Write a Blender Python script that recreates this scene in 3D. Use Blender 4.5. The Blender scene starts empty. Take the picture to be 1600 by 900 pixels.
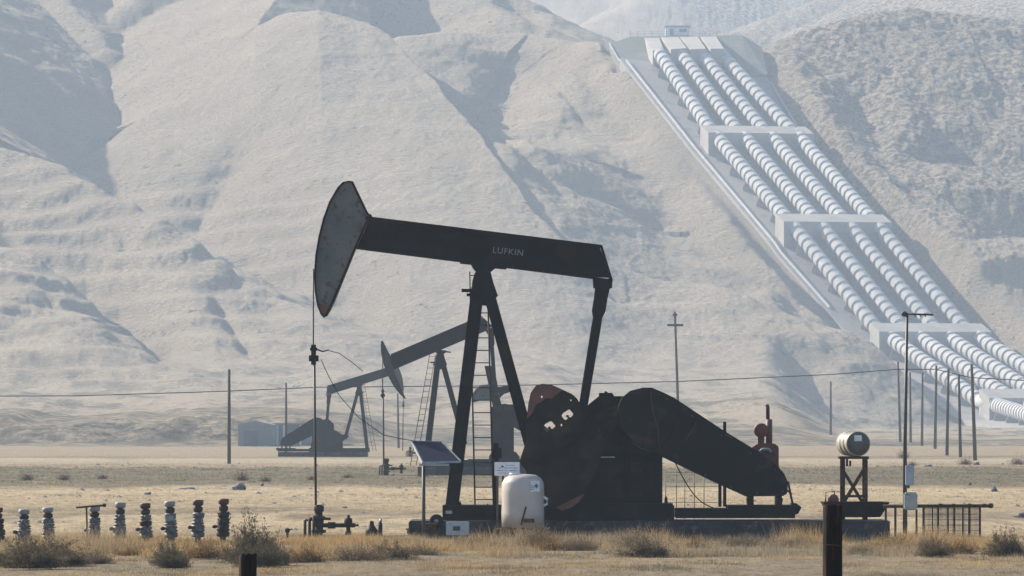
import bpy, bmesh, math, random
import numpy as np
from mathutils import Vector, Matrix
from mathutils.geometry import tessellate_polygon

# ------------------------------------------------------------------ camera, sky, sun, exposure
C = bpy.context.scene
COL = C.collection
F = 10050.0            # focal length in photo pixels (1600 wide)
HZ = 660.0             # horizon row
CAMZ = 2.7
cd = bpy.data.cameras.new('camera'); cam = bpy.data.objects.new('camera', cd); COL.objects.link(cam)
cd.sensor_width = 36; cd.lens = F / 1600 * 36
cd.shift_y = (HZ - 450) / 1600
cd.clip_start = 1; cd.clip_end = 9000
cam.location = (0, 0, CAMZ); cam.rotation_euler = (math.radians(90), 0, 0)
C.camera = cam

SUN_EL, SUN_AZ = 32.5, -52.0          # azimuth from +Y, minus = to the left
w = bpy.data.worlds.new('World'); C.world = w; w.use_nodes = True
nt = w.node_tree; bg = nt.nodes['Background']
sky = nt.nodes.new('ShaderNodeTexSky'); sky.sky_type = 'NISHITA'; sky.sun_disc = False
sky.sun_elevation = math.radians(SUN_EL); sky.sun_rotation = math.radians(SUN_AZ % 360)
sky.air_density = 1.0; sky.dust_density = 1.5; sky.ozone_density = 1.0
nt.links.new(sky.outputs[0], bg.inputs[0]); bg.inputs[1].default_value = 0.10
sl = bpy.data.lights.new('sun', 'SUN'); sl.energy = 5.0; sl.angle = math.radians(0.6); sl.color = (1.0, 0.91, 0.77)
so = bpy.data.objects.new('sun', sl); COL.objects.link(so)
sd = Vector((math.sin(math.radians(SUN_AZ)) * math.cos(math.radians(SUN_EL)),
             math.cos(math.radians(SUN_AZ)) * math.cos(math.radians(SUN_EL)), math.sin(math.radians(SUN_EL))))
so.rotation_euler = sd.to_track_quat('Z', 'Y').to_euler(); so.location = (0, 0, 300)
C.view_settings.view_transform = 'Standard'; C.view_settings.look = 'None'
C.view_settings.gamma = 1; C.view_settings.use_curve_mapping = False
C.view_settings.exposure = 1.0
C.cycles.max_bounces = 6; C.cycles.diffuse_bounces = 2; C.cycles.glossy_bounces = 2
C.cycles.transmission_bounces = 3; C.cycles.transparent_max_bounces = 6; C.cycles.volume_bounces = 1
C.cycles.use_denoising = True
HAZE_DENSITY = 0.00019

rnd = random.Random(7)
rng = np.random.default_rng(11)

def P(u, v, Y): return Vector(((u - 800) / F * Y, Y, CAMZ + (HZ - v) / F * Y))
def GY(v): return CAMZ * F / (v - HZ)          # depth of a ground point seen at row v
def R(a): return math.radians(a)

# ------------------------------------------------------------------ materials
def new_mat(name):
    m = bpy.data.materials.new(name); m.use_nodes = True
    return m, m.node_tree, m.node_tree.nodes['Principled BSDF']
def mat(name, c1, c2=None, scale=3.0, rough=0.7, metal=0.0, lo=0.4, hi=0.65, c3=None, scale3=12.0, bump=0.0, bscale=30.0, stretch=None):
    m, t, b = new_mat(name)
    b.inputs['Roughness'].default_value = rough; b.inputs['Metallic'].default_value = metal
    tc = t.nodes.new('ShaderNodeTexCoord'); src = tc.outputs['Object']
    if stretch:
        mp = t.nodes.new('ShaderNodeMapping'); mp.inputs['Scale'].default_value = stretch
        t.links.new(src, mp.inputs[0]); src = mp.outputs[0]
    if c2 is None:
        c2 = tuple(x * 0.8 for x in c1)
    n = t.nodes.new('ShaderNodeTexNoise'); n.inputs['Scale'].default_value = scale; n.inputs['Detail'].default_value = 6
    n.inputs['Roughness'].default_value = .65
    t.links.new(src, n.inputs['Vector'])
    r = t.nodes.new('ShaderNodeValToRGB'); r.color_ramp.elements[0].position = lo; r.color_ramp.elements[1].position = hi
    r.color_ramp.elements[0].color = (*c1, 1); r.color_ramp.elements[1].color = (*c2, 1)
    t.links.new(n.outputs['Fac'], r.inputs[0]); out = r.outputs[0]
    if c3:
        n3 = t.nodes.new('ShaderNodeTexNoise'); n3.inputs['Scale'].default_value = scale3; n3.inputs['Detail'].default_value = 8
        t.links.new(src, n3.inputs['Vector'])
        r3 = t.nodes.new('ShaderNodeValToRGB'); r3.color_ramp.elements[0].position = .56; r3.color_ramp.elements[1].position = .66
        t.links.new(n3.outputs['Fac'], r3.inputs[0])
        mx = t.nodes.new('ShaderNodeMixRGB'); t.links.new(r3.outputs[0], mx.inputs[0]); t.links.new(out, mx.inputs[1])
        mx.inputs[2].default_value = (*c3, 1); out = mx.outputs[0]
    t.links.new(out, b.inputs['Base Color'])
    if bump:
        nb = t.nodes.new('ShaderNodeTexNoise'); nb.inputs['Scale'].default_value = bscale; nb.inputs['Detail'].default_value = 5
        t.links.new(src, nb.inputs['Vector'])
        bp = t.nodes.new('ShaderNodeBump'); bp.inputs['Strength'].default_value = bump; bp.inputs['Distance'].default_value = .02
        t.links.new(nb.outputs['Fac'], bp.inputs['Height']); t.links.new(bp.outputs[0], b.inputs['Normal'])
    return m
M = {}
M['black'] = mat('black_paint', (.007, .008, .010), (.012, .012, .013), 2.0, .6, c3=(.020, .013, .010), scale3=1.3, bump=.3)
M['crankiron'] = mat('oily_iron', (.012, .011, .010), (.024, .019, .015), 2.0, .7, c3=(.034, .022, .015), scale3=2.2, bump=.5)
M['guard'] = mat('guard_paint', (.007, .008, .009), (.011, .011, .011), 1.5, .5, c3=(.042, .026, .021), scale3=1.4)
M['head'] = mat('weathered_grey_paint', (.075, .088, .092), (.13, .135, .13), 1.3, .7, lo=.35, hi=.7, c3=(.075, .05, .036), scale3=8)
M['rustorange'] = mat('rust_orange_paint', (.15, .062, .03), (.08, .035, .02), 3.0, .7)
M['redbrown'] = mat('faded_red_paint', (.14, .045, .035), (.07, .03, .02), 2.5, .65, c3=(.05, .02, .012), scale3=4)
M['red'] = mat('engine_red_paint', (.13, .022, .012), (.07, .014, .01), 4.0, .6, c3=(.02, .012, .01), scale3=7)
M['steel'] = mat('galvanised_steel', (.30, .32, .34), (.20, .22, .24), 6.0, .45, .6)
M['darksteel'] = mat('dark_steel', (.035, .037, .04), (.06, .055, .05), 6.0, .55, .3, c3=(.07, .035, .02), scale3=9)
M['rust'] = mat('rusty_iron', (.06, .032, .02), (.025, .018, .014), 8.0, .85, c3=(.13, .06, .03), scale3=14, bump=.4)
M['valve'] = mat('grey_valve_iron', (.085, .09, .105), (.03, .03, .036), 9.0, .6, .1, c3=(.20, .21, .23), scale3=14)
M['valvedark'] = mat('dark_valve_iron', (.02, .02, .022), (.035, .03, .028), 14.0, .6, c3=(.07, .04, .025), scale3=22)
M['capgrey'] = mat('light_grey_cap', (.22, .24, .27), (.14, .155, .18), 12.0, .5)
M['capred'] = mat('dark_red_cap', (.07, .015, .012), (.03, .01, .01), 12.0, .6)
M['tank'] = mat('white_poly_tank', (.44, .41, .39), (.36, .30, .265), 1.1, .4, c3=(.40, .27, .21), scale3=1.2)
M['white'] = mat('white_sign_face', (.72, .74, .76), (.60, .62, .66), 9.0, .5)
M['blue'] = mat('blue_print', (.05, .08, .30), (.08, .10, .34), 20.0, .5)
M['panel'] = mat('solar_cells', (.008, .012, .028), (.012, .017, .038), 9.0, .55)
M['wood'] = mat('weathered_pole_wood', (.09, .07, .055), (.045, .036, .03), 3.0, .9, stretch=(6, 6, .6), bump=.4)
M['postwood'] = mat('dark_fence_post_wood', (.015, .011, .009), (.008, .007, .006), 6.0, .9, c3=(.055, .018, .010), scale3=7, stretch=(3, 3, .4), bump=.9, bscale=25)
M['concrete'] = mat('weathered_concrete', (.30, .29, .27), (.20, .19, .18), 1.0, .9, c3=(.16, .15, .14), scale3=3)
M['darkconcrete'] = mat('dark_concrete', (.055, .055, .06), (.03, .03, .034), 1.4, .9, c3=(.10, .095, .09), scale3=5, bump=.4)  # very dark base tone all over, with slightly paler blotches
M['farconcrete'] = mat('hillside_concrete', (.29, .275, .25), (.22, .21, .195), .15, .9, c3=(.32, .30, .27), scale3=.5)
M['slab'] = mat('chute_paving', (.235, .22, .21), (.19, .18, .175), .08, .9, c3=(.16, .15, .145), scale3=.3)
M['pipe'] = mat('white_pipe_paint', (.39, .385, .38), (.31, .31, .31), .35, .9, c3=(.30, .28, .26), scale3=.9)
M['pipegap'] = mat('grey_pipe_paint', (.50, .51, .52), (.40, .41, .42), .6, .6)
M['boxgrey'] = mat('grey_green_box_paint', (.36, .40, .38), (.26, .30, .29), 5.0, .55, c3=(.18, .18, .15), scale3=9)
M['boxblue'] = mat('pale_blue_box_paint', (.32, .38, .44), (.25, .30, .35), 5.0, .5)
M['drum'] = mat('dull_drum_paint', (.10, .10, .09), (.06, .06, .055), 3.0, .6, c3=(.12, .07, .04), scale3=6)
M['drumside'] = mat('pale_drum_paint', (.27, .26, .22), (.18, .17, .14), 4.0, .5, c3=(.16, .09, .05), scale3=7)
M['rubber'] = mat('rubber', (.012, .012, .013), (.02, .02, .02), 10.0, .8)
M['rock'] = mat('grey_rock', (.16, .16, .17), (.09, .09, .10), 5.0, .95, bump=.6, bscale=9)
M['shed'] = mat('pale_shed_metal', (.22, .22, .215), (.19, .19, .185), .3, .8)
M['sheddark'] = mat('shed_opening', (.16, .17, .18), (.12, .13, .14), .3, .8)
M['embank'] = mat('dark_gunite_bank', (.13, .14, .12), (.10, .11, .10), .12, .95, c3=(.17, .17, .14), scale3=.4)

for _n in ('panel', 'black', 'crankiron', 'guard', 'valvedark', 'rust', 'wood', 'postwood', 'rubber', 'darkconcrete'):
    M[_n].node_tree.nodes['Principled BSDF'].inputs['Specular IOR Level'].default_value = .08
def leaf_mat(name, trans=.35):
    m, t, b = new_mat(name)
    at = t.nodes.new('ShaderNodeAttribute'); at.attribute_name = 'Col'
    b.inputs['Roughness'].default_value = .9; b.inputs['Specular IOR Level'].default_value = .1
    t.links.new(at.outputs['Color'], b.inputs['Base Color'])
    tr = t.nodes.new('ShaderNodeBsdfTranslucent'); t.links.new(at.outputs['Color'], tr.inputs[0])
    mx = t.nodes.new('ShaderNodeMixShader'); mx.inputs[0].default_value = trans
    t.links.new(b.outputs[0], mx.inputs[1]); t.links.new(tr.outputs[0], mx.inputs[2])
    t.links.new(mx.outputs[0], t.nodes['Material Output'].inputs[0])
    return m
M['grass'] = leaf_mat('dry_grass_blades'); M['bush'] = leaf_mat('brush_twigs_and_leaves', .25)

# ------------------------------------------------------------------ object helpers
def tag(o, label, cat, group=None, kind=None):
    if label: o['label'] = label
    if cat: o['category'] = cat
    if group: o['group'] = group
    if kind: o['kind'] = kind
    return o
def thing(name, label, cat, loc=(0, 0, 0), rz=0.0, group=None):
    o = bpy.data.objects.new(name, None); COL.objects.link(o); o.empty_display_size = .2
    o.location = loc; o.rotation_euler = (0, 0, rz)
    return tag(o, label, cat, group)
def copy_tree(o, parent=None):
    c = o.copy(); COL.objects.link(c)
    if parent is not None: c.parent = parent
    for ch in list(o.children): copy_tree(ch, c)
    return c

class MB:
    def __init__(s): s.v = []; s.f = []; s.sm = []
    def add(s, vs, fs, smooth=False):
        n = len(s.v); s.v += [tuple(p) for p in vs]
        for f in fs: s.f.append([i + n for i in f]); s.sm.append(smooth)
        return s
    def box(s, c, d, rot=None):
        hx, hy, hz = d[0] / 2, d[1] / 2, d[2] / 2
        vs = [Vector((x, y, z)) for x in (-hx, hx) for y in (-hy, hy) for z in (-hz, hz)]
        if rot is not None: vs = [rot @ p for p in vs]
        c = Vector(c); vs = [p + c for p in vs]
        return s.add(vs, [(0, 1, 3, 2), (4, 6, 7, 5), (0, 4, 5, 1), (2, 3, 7, 6), (0, 2, 6, 4), (1, 5, 7, 3)])
    def bx(s, x0, x1, y0, y1, z0, z1):
        return s.box(((x0 + x1) / 2, (y0 + y1) / 2, (z0 + z1) / 2), (x1 - x0, y1 - y0, z1 - z0))
    def tube(s, pts, r, n=10, caps=True, smooth=True):
        pts = [Vector(p) for p in pts]
        rs = r if isinstance(r, (list, tuple)) else [r] * len(pts)
        rings = []
        ref = None
        for i, p in enumerate(pts):
            a = pts[max(i - 1, 0)]; b = pts[min(i + 1, len(pts) - 1)]
            d = (b - a).normalized()
            if ref is None: ref = Vector((0, 0, 1)) if abs(d.z) < .9 else Vector((1, 0, 0))
            x = ref.cross(d).normalized(); y = d.cross(x)
            rings.append([p + (x * math.cos(2 * math.pi * k / n) + y * math.sin(2 * math.pi * k / n)) * rs[i] for k in range(n)])
        vs = [q for rr in rings for q in rr]; fs = []
        for i in range(len(pts) - 1):
            for k in range(n):
                fs.append((i * n + k, i * n + (k + 1) % n, (i + 1) * n + (k + 1) % n, (i + 1) * n + k))
        s.add(vs, fs, smooth)
        if caps:
            b = len(s.v) - len(vs)
            s.f.append([b + k for k in range(n)][::-1]); s.sm.append(False)
            e = b + (len(pts) - 1) * n
            s.f.append([e + k for k in range(n)]); s.sm.append(False)
        return s
    def bar(s, a, b, w, d=None, up=(0, 1, 0)):
        a, b = Vector(a), Vector(b); d = d or w
        t = (b - a); L = t.length; t.normalize(); up = Vector(up)
        x = up.cross(t).normalized(); y = t.cross(x)
        m = Matrix((x, y, t)).transposed()
        return s.box((a + b) / 2, (w, d, L), m)
    def prism(s, pts, y0, y1, holes=()):
        """outline (x,z) extruded in y, with see-through holes"""
        loops = [list(pts)] + [list(h) for h in holes]
        flat = [p for lp in loops for p in lp]; n = len(flat)
        tris = tessellate_polygon([[Vector((p[0], p[1], 0)) for p in lp] for lp in loops]) if holes else [tuple(range(n))]
        vs = [(p[0], y0, p[1]) for p in flat] + [(p[0], y1, p[1]) for p in flat]
        fs = [tuple(t) for t in tris] + [tuple(i + n for i in reversed(t)) for t in tris]
        o = 0
        for lp in loops:
            m = len(lp)
            for k in range(m): fs.append((o + k, o + (k + 1) % m, n + o + (k + 1) % m, n + o + k))
            o += m
        return s.add(vs, fs)
    def lathe(s, prof, c, n=16, axis='Z', smooth=True):
        c = Vector(c); vs = []
        for (r, h) in prof:
            for k in range(n):
                a = 2 * math.pi * k / n; x, y = r * math.cos(a), r * math.sin(a)
                vs.append(c + (Vector((x, y, h)) if axis == 'Z' else Vector((x, h, y)) if axis == 'Y' else Vector((h, x, y))))
        fs = []
        for i in range(len(prof) - 1):
            for k in range(n): fs.append((i * n + k, i * n + (k + 1) % n, (i + 1) * n + (k + 1) % n, (i + 1) * n + k))
        fs += [tuple(range(n))[::-1], tuple(range((len(prof) - 1) * n, len(prof) * n))]
        return s.add(vs, fs, smooth)
    def build(s, name, m, parent=None, loc=None, bevel=0.0):
        me = bpy.data.meshes.new(name); me.from_pydata(s.v, [], s.f)
        me.polygons.foreach_set('use_smooth', s.sm)
        bm = bmesh.new(); bm.from_mesh(me); bmesh.ops.recalc_face_normals(bm, faces=bm.faces)
        if bevel: bmesh.ops.bevel(bm, geom=[e for e in bm.edges if len(e.link_faces) == 2 and e.calc_face_angle(0) > .6], offset=bevel, segments=2, affect='EDGES')
        bm.to_mesh(me); bm.free()
        me.materials.append(m if not isinstance(m, str) else M[m])
        o = bpy.data.objects.new(name, me); COL.objects.link(o)
        if parent is not None: o.parent = parent
        if loc is not None: o.location = loc
        return o

# ------------------------------------------------------------------ noise
def vnoise(x, y, seed=0):
    xi = np.floor(x).astype(np.int64); yi = np.floor(y).astype(np.int64); fx = x - xi; fy = y - yi
    def h(a, b):
        n = (a * 374761393 + b * 668265263 + seed * 974711) & 0xffffffff
        n = ((n ^ (n >> 13)) * 1274126177) & 0xffffffff
        return ((n ^ (n >> 16)) & 0xffff) / 65535.0
    fx = fx * fx * fx * (fx * (fx * 6 - 15) + 10); fy = fy * fy * fy * (fy * (fy * 6 - 15) + 10)
    return (h(xi, yi) * (1 - fx) + h(xi + 1, yi) * fx) * (1 - fy) + (h(xi, yi + 1) * (1 - fx) + h(xi + 1, yi + 1) * fx) * fy
def fbm(x, y, oct=5, seed=0, g=.5):
    s = 0; a = 1; t = 0
    for o in range(oct):
        s = s + a * (vnoise(x * 2 ** o + 17.3 * o, y * 2 ** o - 9.1 * o, seed + o) - .5); t += a; a *= g
    return s / t * 2

# ------------------------------------------------------------------ hills as one real height field
# corridor of the pipe chute: row v -> depth, slab height
CH = [(105, 1722), (240, 1660), (382, 1600), (553, 1548), (658, 1490), (688, 1380)]
CHY = np.array([1300, 1380, 1491, 1553, 1605, 1664, 1722, 1760], float)
CHZ = np.array([-.5, 0, 3.3, 19.4, 47.4, 73.0, 100.3, 103.0])
LEFT = [(968, 105, 1722), (1090, 240, 1660), (1214, 382, 1600), (1366, 553, 1548), (1500, 658, 1490), (1640, 688, 1380)]
RIGHT = [(1198, 105, 1722), (1290, 240, 1660), (1436, 382, 1600), (1600, 553, 1548), (1775, 658, 1490), (1960, 688, 1380)]
def chute_z(Y, X=None):
    if X is not None: Y = Y - np.clip(X - edge_x(LEFT, Y), 0, 45) * .27
    return np.interp(Y, CHY, CHZ)
def edge_x(E, Y): return np.interp(Y, np.array([e[2] for e in E][::-1], float), np.array([(e[0] - 800) / F * e[2] for e in E][::-1]))

def seg_dist(X, Y, pts):
    """nearest distance to polyline, height there, side (+ right of travel)"""
    best = np.full(X.shape, 1e9); zz = np.zeros(X.shape); sd_ = np.zeros(X.shape); tt = np.zeros(X.shape)
    n = len(pts) - 1
    for i in range(n):
        (x0, y0, z0), (x1, y1, z1) = pts[i], pts[i + 1]
        dx, dy = x1 - x0, y1 - y0; L2 = dx * dx + dy * dy + 1e-9
        t = np.clip(((X - x0) * dx + (Y - y0) * dy) / L2, 0, 1)
        ex = X - (x0 + t * dx); ey = Y - (y0 + t * dy); d = np.sqrt(ex * ex + ey * ey)
        m = d < best
        best = np.where(m, d, best); zz = np.where(m, z0 + t * (z1 - z0), zz)
        sd_ = np.where(m, (dx * ey - dy * ex) / (math.sqrt(L2) * (d + .5)), sd_); tt = np.where(m, (i + t) / n, tt)
    return best, zz, sd_, tt

def R3(l): return [tuple(P(*p).xyz[i] for i in (0, 1, 2)) for p in l]
# (points u,v,Y), slope on the left of travel, slope on the right of travel, rounding m
RIDGES = [
 # big spur low on the left
 # central dome
 # right of the diagonal gully
 ([(640, 55, 1765), (740, 45, 1775), (830, 50, 1775), (900, 62, 1765), (955, 70, 1752)], .5, .42, 4),
 ([(770, 50, 1772), (725, 95, 1745), (705, 130, 1728), (715, 165, 1705)], .5, .5, 5),
 ([(900, 68, 1762), (878, 135, 1722), (858, 200, 1690), (856, 270, 1650), (900, 345, 1608), (960, 405, 1574), (1010, 470, 1540)], .26, .34, 26),
 ([(930, 80, 1745), (985, 165, 1700), (1060, 245, 1662), (1150, 340, 1618), (1215, 432, 1580), (1255, 515, 1556), (1285, 590, 1530), (1330, 640, 1490)], .62, .36, 2.0),
 # small spurs at the foot of the main face
 ([(1240, 505, 1540), (1210, 545, 1500), (1150, 570, 1470), (1050, 590, 1430)], .35, .45, 2),
 ([(1245, 503, 1540), (1262, 545, 1505), (1300, 580, 1480)], .5, .4, 2),
 ([(820, 410, 1560), (900, 438, 1545), (980, 436, 1548), (1100, 444, 1545)], .55, .3, 3),
 ([(830, 468, 1530), (920, 500, 1505), (1000, 487, 1512), (1080, 470, 1525)], .3, .34, 4),
 # left upper wall, in shade, falling to the right
 ([(-260, -40, 1835), (-100, 10, 1800), (0, 52, 1775), (60, 98, 1757), (120, 147, 1738), (186, 192, 1718)], .66, .74, 1.2),
 ([(20, -120, 1860), (90, -20, 1812), (135, 35, 1785), (165, 78, 1768)], .5, .6, 1.5),
 ([(330, -160, 1900), (250, -60, 1850), (200, 0, 1820), (160, 50, 1795)], .42, .6, 2),
 # behind the dome
 ([(330, -110, 1960), (480, -50, 1920), (600, -20, 1900), (720, -12, 1900), (800, -8, 1900), (842, 20, 1890), (868, 54, 1860)], .4, .45, 5),
 ([(690, -30, 1890), (760, 10, 1865), (790, 22, 1850)], .4, .5, 4),
 # right hill
 ([(1196, 78, 1745), (1250, 52, 1752), (1330, 30, 1760), (1412, 14, 1765), (1500, 20, 1768), (1600, 34, 1768), (1800, 40, 1770), (2100, 20, 1780)], .5, .45, 3),
 ([(1412, 14, 1765), (1404, 60, 1748), (1408, 120, 1722), (1410, 190, 1692), (1395, 235, 1672)], .60, .42, 3),
 ([(1225, 80, 1738), (1265, 150, 1700), (1310, 210, 1672), (1370, 270, 1645), (1440, 350, 1612)], .5, .3, 4),
 ([(1395, 235, 1668), (1440, 250, 1660), (1520, 262, 1655), (1620, 270, 1655), (1800, 260, 1660)], .5, .40, 3),
 ([(1440, 300, 1635), (1500, 360, 1610), (1560, 420, 1590), (1640, 500, 1565)], .45, .35, 5),
 ([(1420, 335, 1625), (1500, 372, 1605), (1620, 372, 1612), (1800, 360, 1620)], .5, .36, 3),
 ([(1540, 70, 1745), (1600, 78, 1742), (1750, 70, 1745)], .5, .5, 3),
 # far hazy ranges
 ([(300, -250, 3000), (700, -150, 3000), (960, -60, 2960), (905, 20, 2800), (872, 52, 2700)], .35, .5, 8),
 ([(1180, -80, 2900), (1010, -10, 2780), (950, 25, 2700), (890, 58, 2600)], .35, .6, 6),
 ([(1600, -120, 2800), (1400, -40, 2650), (1290, -2, 2560), (1230, 22, 2480), (1150, 50, 2380), (1120, 60, 2300)], .35, .5, 5),
 ([(1500, -60, 2400), (1700, -10, 2300), (1590, 10, 2250)], .35, .45, 6),
 ([(-600, -260, 3100), (400, -280, 3100), (1200, -250, 3100), (2200, -240, 3100)], .35, .35, 10),
]
CARVES = [  # points, depth m, width m
 ([(625, 56, 1748), (642, 92, 1728), (692, 152, 1700), (746, 216, 1668), (832, 322, 1618), (885, 360, 1598)], 1.6, 3.0),
 ([(832, 80, 1756), (880, 145, 1718), (925, 200, 1690)], .9, 1.2),
 ([(785, 75, 1760), (795, 120, 1728), (765, 190, 1690)], 5.0, 9.0),
 ([(930, 110, 1738), (960, 170, 1700), (1000, 215, 1675)], 2.0, 7.0),
 ([(395, 250, 1655), (270, 320, 1560), (300, 358, 1500)], 3.0, 6.0),
 ([(520, 470, 1530), (570, 490, 1500), (590, 510, 1480)], 3.5, 5.0),
 ([(330, 395, 1530), (372, 425, 1470)], 2.0, 4.0),
 ([(330, 480, 1415), (360, 520, 1390), (400, 565, 1345)], 1.6, 2.2),
 ([(870, 350, 1610), (930, 340, 1620), (1000, 345, 1618), (1050, 350, 1615)], 1.8, 4.0),
 ([(1400, 320, 1640), (1500, 345, 1620)], 1.0, 2.0),
]
def columns(X, Y):
    """the big left-hand landforms: spur crests, the hidden troughs behind them, the dome and the valley wall"""
    u = X / Y * F + 800 + fbm(X / 16, Y / 26, 3, 210) * 9
    def ln(pts):                                   # (u, v, Y) line -> depth and height at every u
        pu = [p[0] for p in pts]; Yk = np.interp(u, pu, [p[2] for p in pts]); vk = np.interp(u, pu, [p[1] for p in pts])
        return Yk, CAMZ + (HZ - vk) / F * Yk
    A = ln([(-300, 606, 1240), (900, 604, 1240)])
    Bc = ln([(-300, 320, 1460), (0, 385, 1428), (60, 413, 1417), (130, 459, 1400), (190, 507, 1378), (250, 560, 1345), (330, 580, 1320), (900, 584, 1310)])
    Cc = ln([(-300, 120, 1545), (-60, 205, 1525), (0, 230, 1515), (60, 247, 1508), (110, 266, 1500), (200, 314, 1480), (300, 371, 1460), (380, 430, 1440), (440, 462, 1425), (480, 482, 1417), (560, 518, 1400), (640, 545, 1385), (900, 562, 1370)])
    E = ln([(-300, 150, 1640), (60, 250, 1650), (120, 266, 1640), (190, 312, 1615), (250, 345, 1595), (330, 395, 1570), (380, 426, 1555), (480, 468, 1525), (560, 500, 1500), (640, 528, 1475), (900, 548, 1445)])
    T = ln([(-300, 340, 1600), (100, 268, 1641), (124, 248, 1650), (190, 204, 1672), (270, 157, 1695), (340, 92, 1722), (400, 36, 1745), (450, 16, 1755), (500, 14, 1754), (550, 30, 1750), (600, 52, 1743), (640, 92, 1727), (690, 150, 1700), (745, 215, 1668), (830, 320, 1618), (885, 362, 1598), (960, 430, 1560)])
    fade = np.clip((430 - u) / 200, 0, 1)
    kn = [A, (Bc[0] - 1.5, Bc[1] - .3), Bc, (Bc[0] + 12, Bc[1] - 3.5 * np.clip((300 - u) / 80, 0, 1)), (Cc[0] - 3, Cc[1] - .7), Cc, (Cc[0] + 20, Cc[1] - 1.5 - 8 * fade), E]
    z = np.interp(Y, [700, 740, 780, 1000, 1240], [-.3, 0, 1.4, 4.6, 8.6]) + 0 * X
    for k in range(len(kn) - 1):
        (y0, z0), (y1, z1) = kn[k], kn[k + 1]; t = np.clip((Y - y0) / np.maximum(y1 - y0, 1), 0, 1)
        z = np.where(Y >= y0, z0 + (z1 - z0) * t, z)
    V = ln([(-300, 340, 1600), (100, 268, 1641), (124, 248, 1650), (190, 204, 1672), (270, 157, 1695), (340, 92, 1722), (400, 36, 1745), (450, 16, 1755), (500, 14, 1754), (560, 30, 1752), (640, 44, 1752), (740, 60, 1754), (960, 90, 1754)])
    t = np.clip((Y - E[0]) / np.maximum(V[0] - E[0], 2), 0, 1)
    face = E[1] + (V[1] - E[1]) * (1 - (1 - t) ** 1.18)
    over = face - T[1]; cut = (u > 575)
    D = 2.4 + 10 * np.clip((face - 76) / 12, 0, 1) + 6 * np.clip((735 - u) / 40, 0, 1) + fbm(X / 10, Y / 20, 3, 230) * 1.5
    face = np.where(cut & (over > 0), np.maximum(T[1] - over * .9, face - D), face); T = (np.where(cut, 9e3, T[0]), T[1])
    z = np.where(Y >= E[0], face, z)
    z = np.where(Y >= T[0], T[1] - .7 * (Y - T[0]), z)
    # valley line and the two slopes that meet in it
    VL = [(230, 360, 1530), (190, 320, 1560), (150, 290, 1605), (122, 262, 1640), (160, 226, 1668), (187, 193, 1692), (178, 140, 1730), (152, 72, 1788), (104, 0, 1858), (40, -90, 1950)]
    vy = [p[2] for p in VL]; zv = np.interp(Y, vy, [CAMZ + (HZ - p[1]) / F * p[2] for p in VL]); xv = np.interp(Y, vy, [(p[0] - 800) / F * p[2] for p in VL])
    CL = [(230, 182, 1684), (270, 157, 1695), (340, 92, 1722), (400, 36, 1745), (440, -10, 1800), (520, -80, 1880), (560, -120, 1950)]
    cy = [p[2] for p in CL]; zc = np.interp(Y, cy, [CAMZ + (HZ - p[1]) / F * p[2] for p in CL]); xc = np.interp(Y, cy, [(p[0] - 800) / F * p[2] for p in CL])
    wob = fbm(X / 12, Y / 18, 3, 220) * 1.6
    g = np.clip((X + wob - xv) / np.maximum(xc - xv, 3), 0, 1.0)
    up = zv + (zc - zv) * g
    up = np.where((Y > 1684) & (X > xc), zc - .5 * (X - xc), up)
    up = np.where(Y > 1684, up, -50)
    wall = zv + .60 * (xv - X - wob)
    wall = np.where((Y > 1535) & (X < xv + 1), np.minimum(wall, 150), -50)
    z = np.maximum(np.maximum(z, np.where(Y >= T[0], up, -50)), wall)
    z = z - np.clip(Y - 1900, 0, None) * .3
    return z
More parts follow.
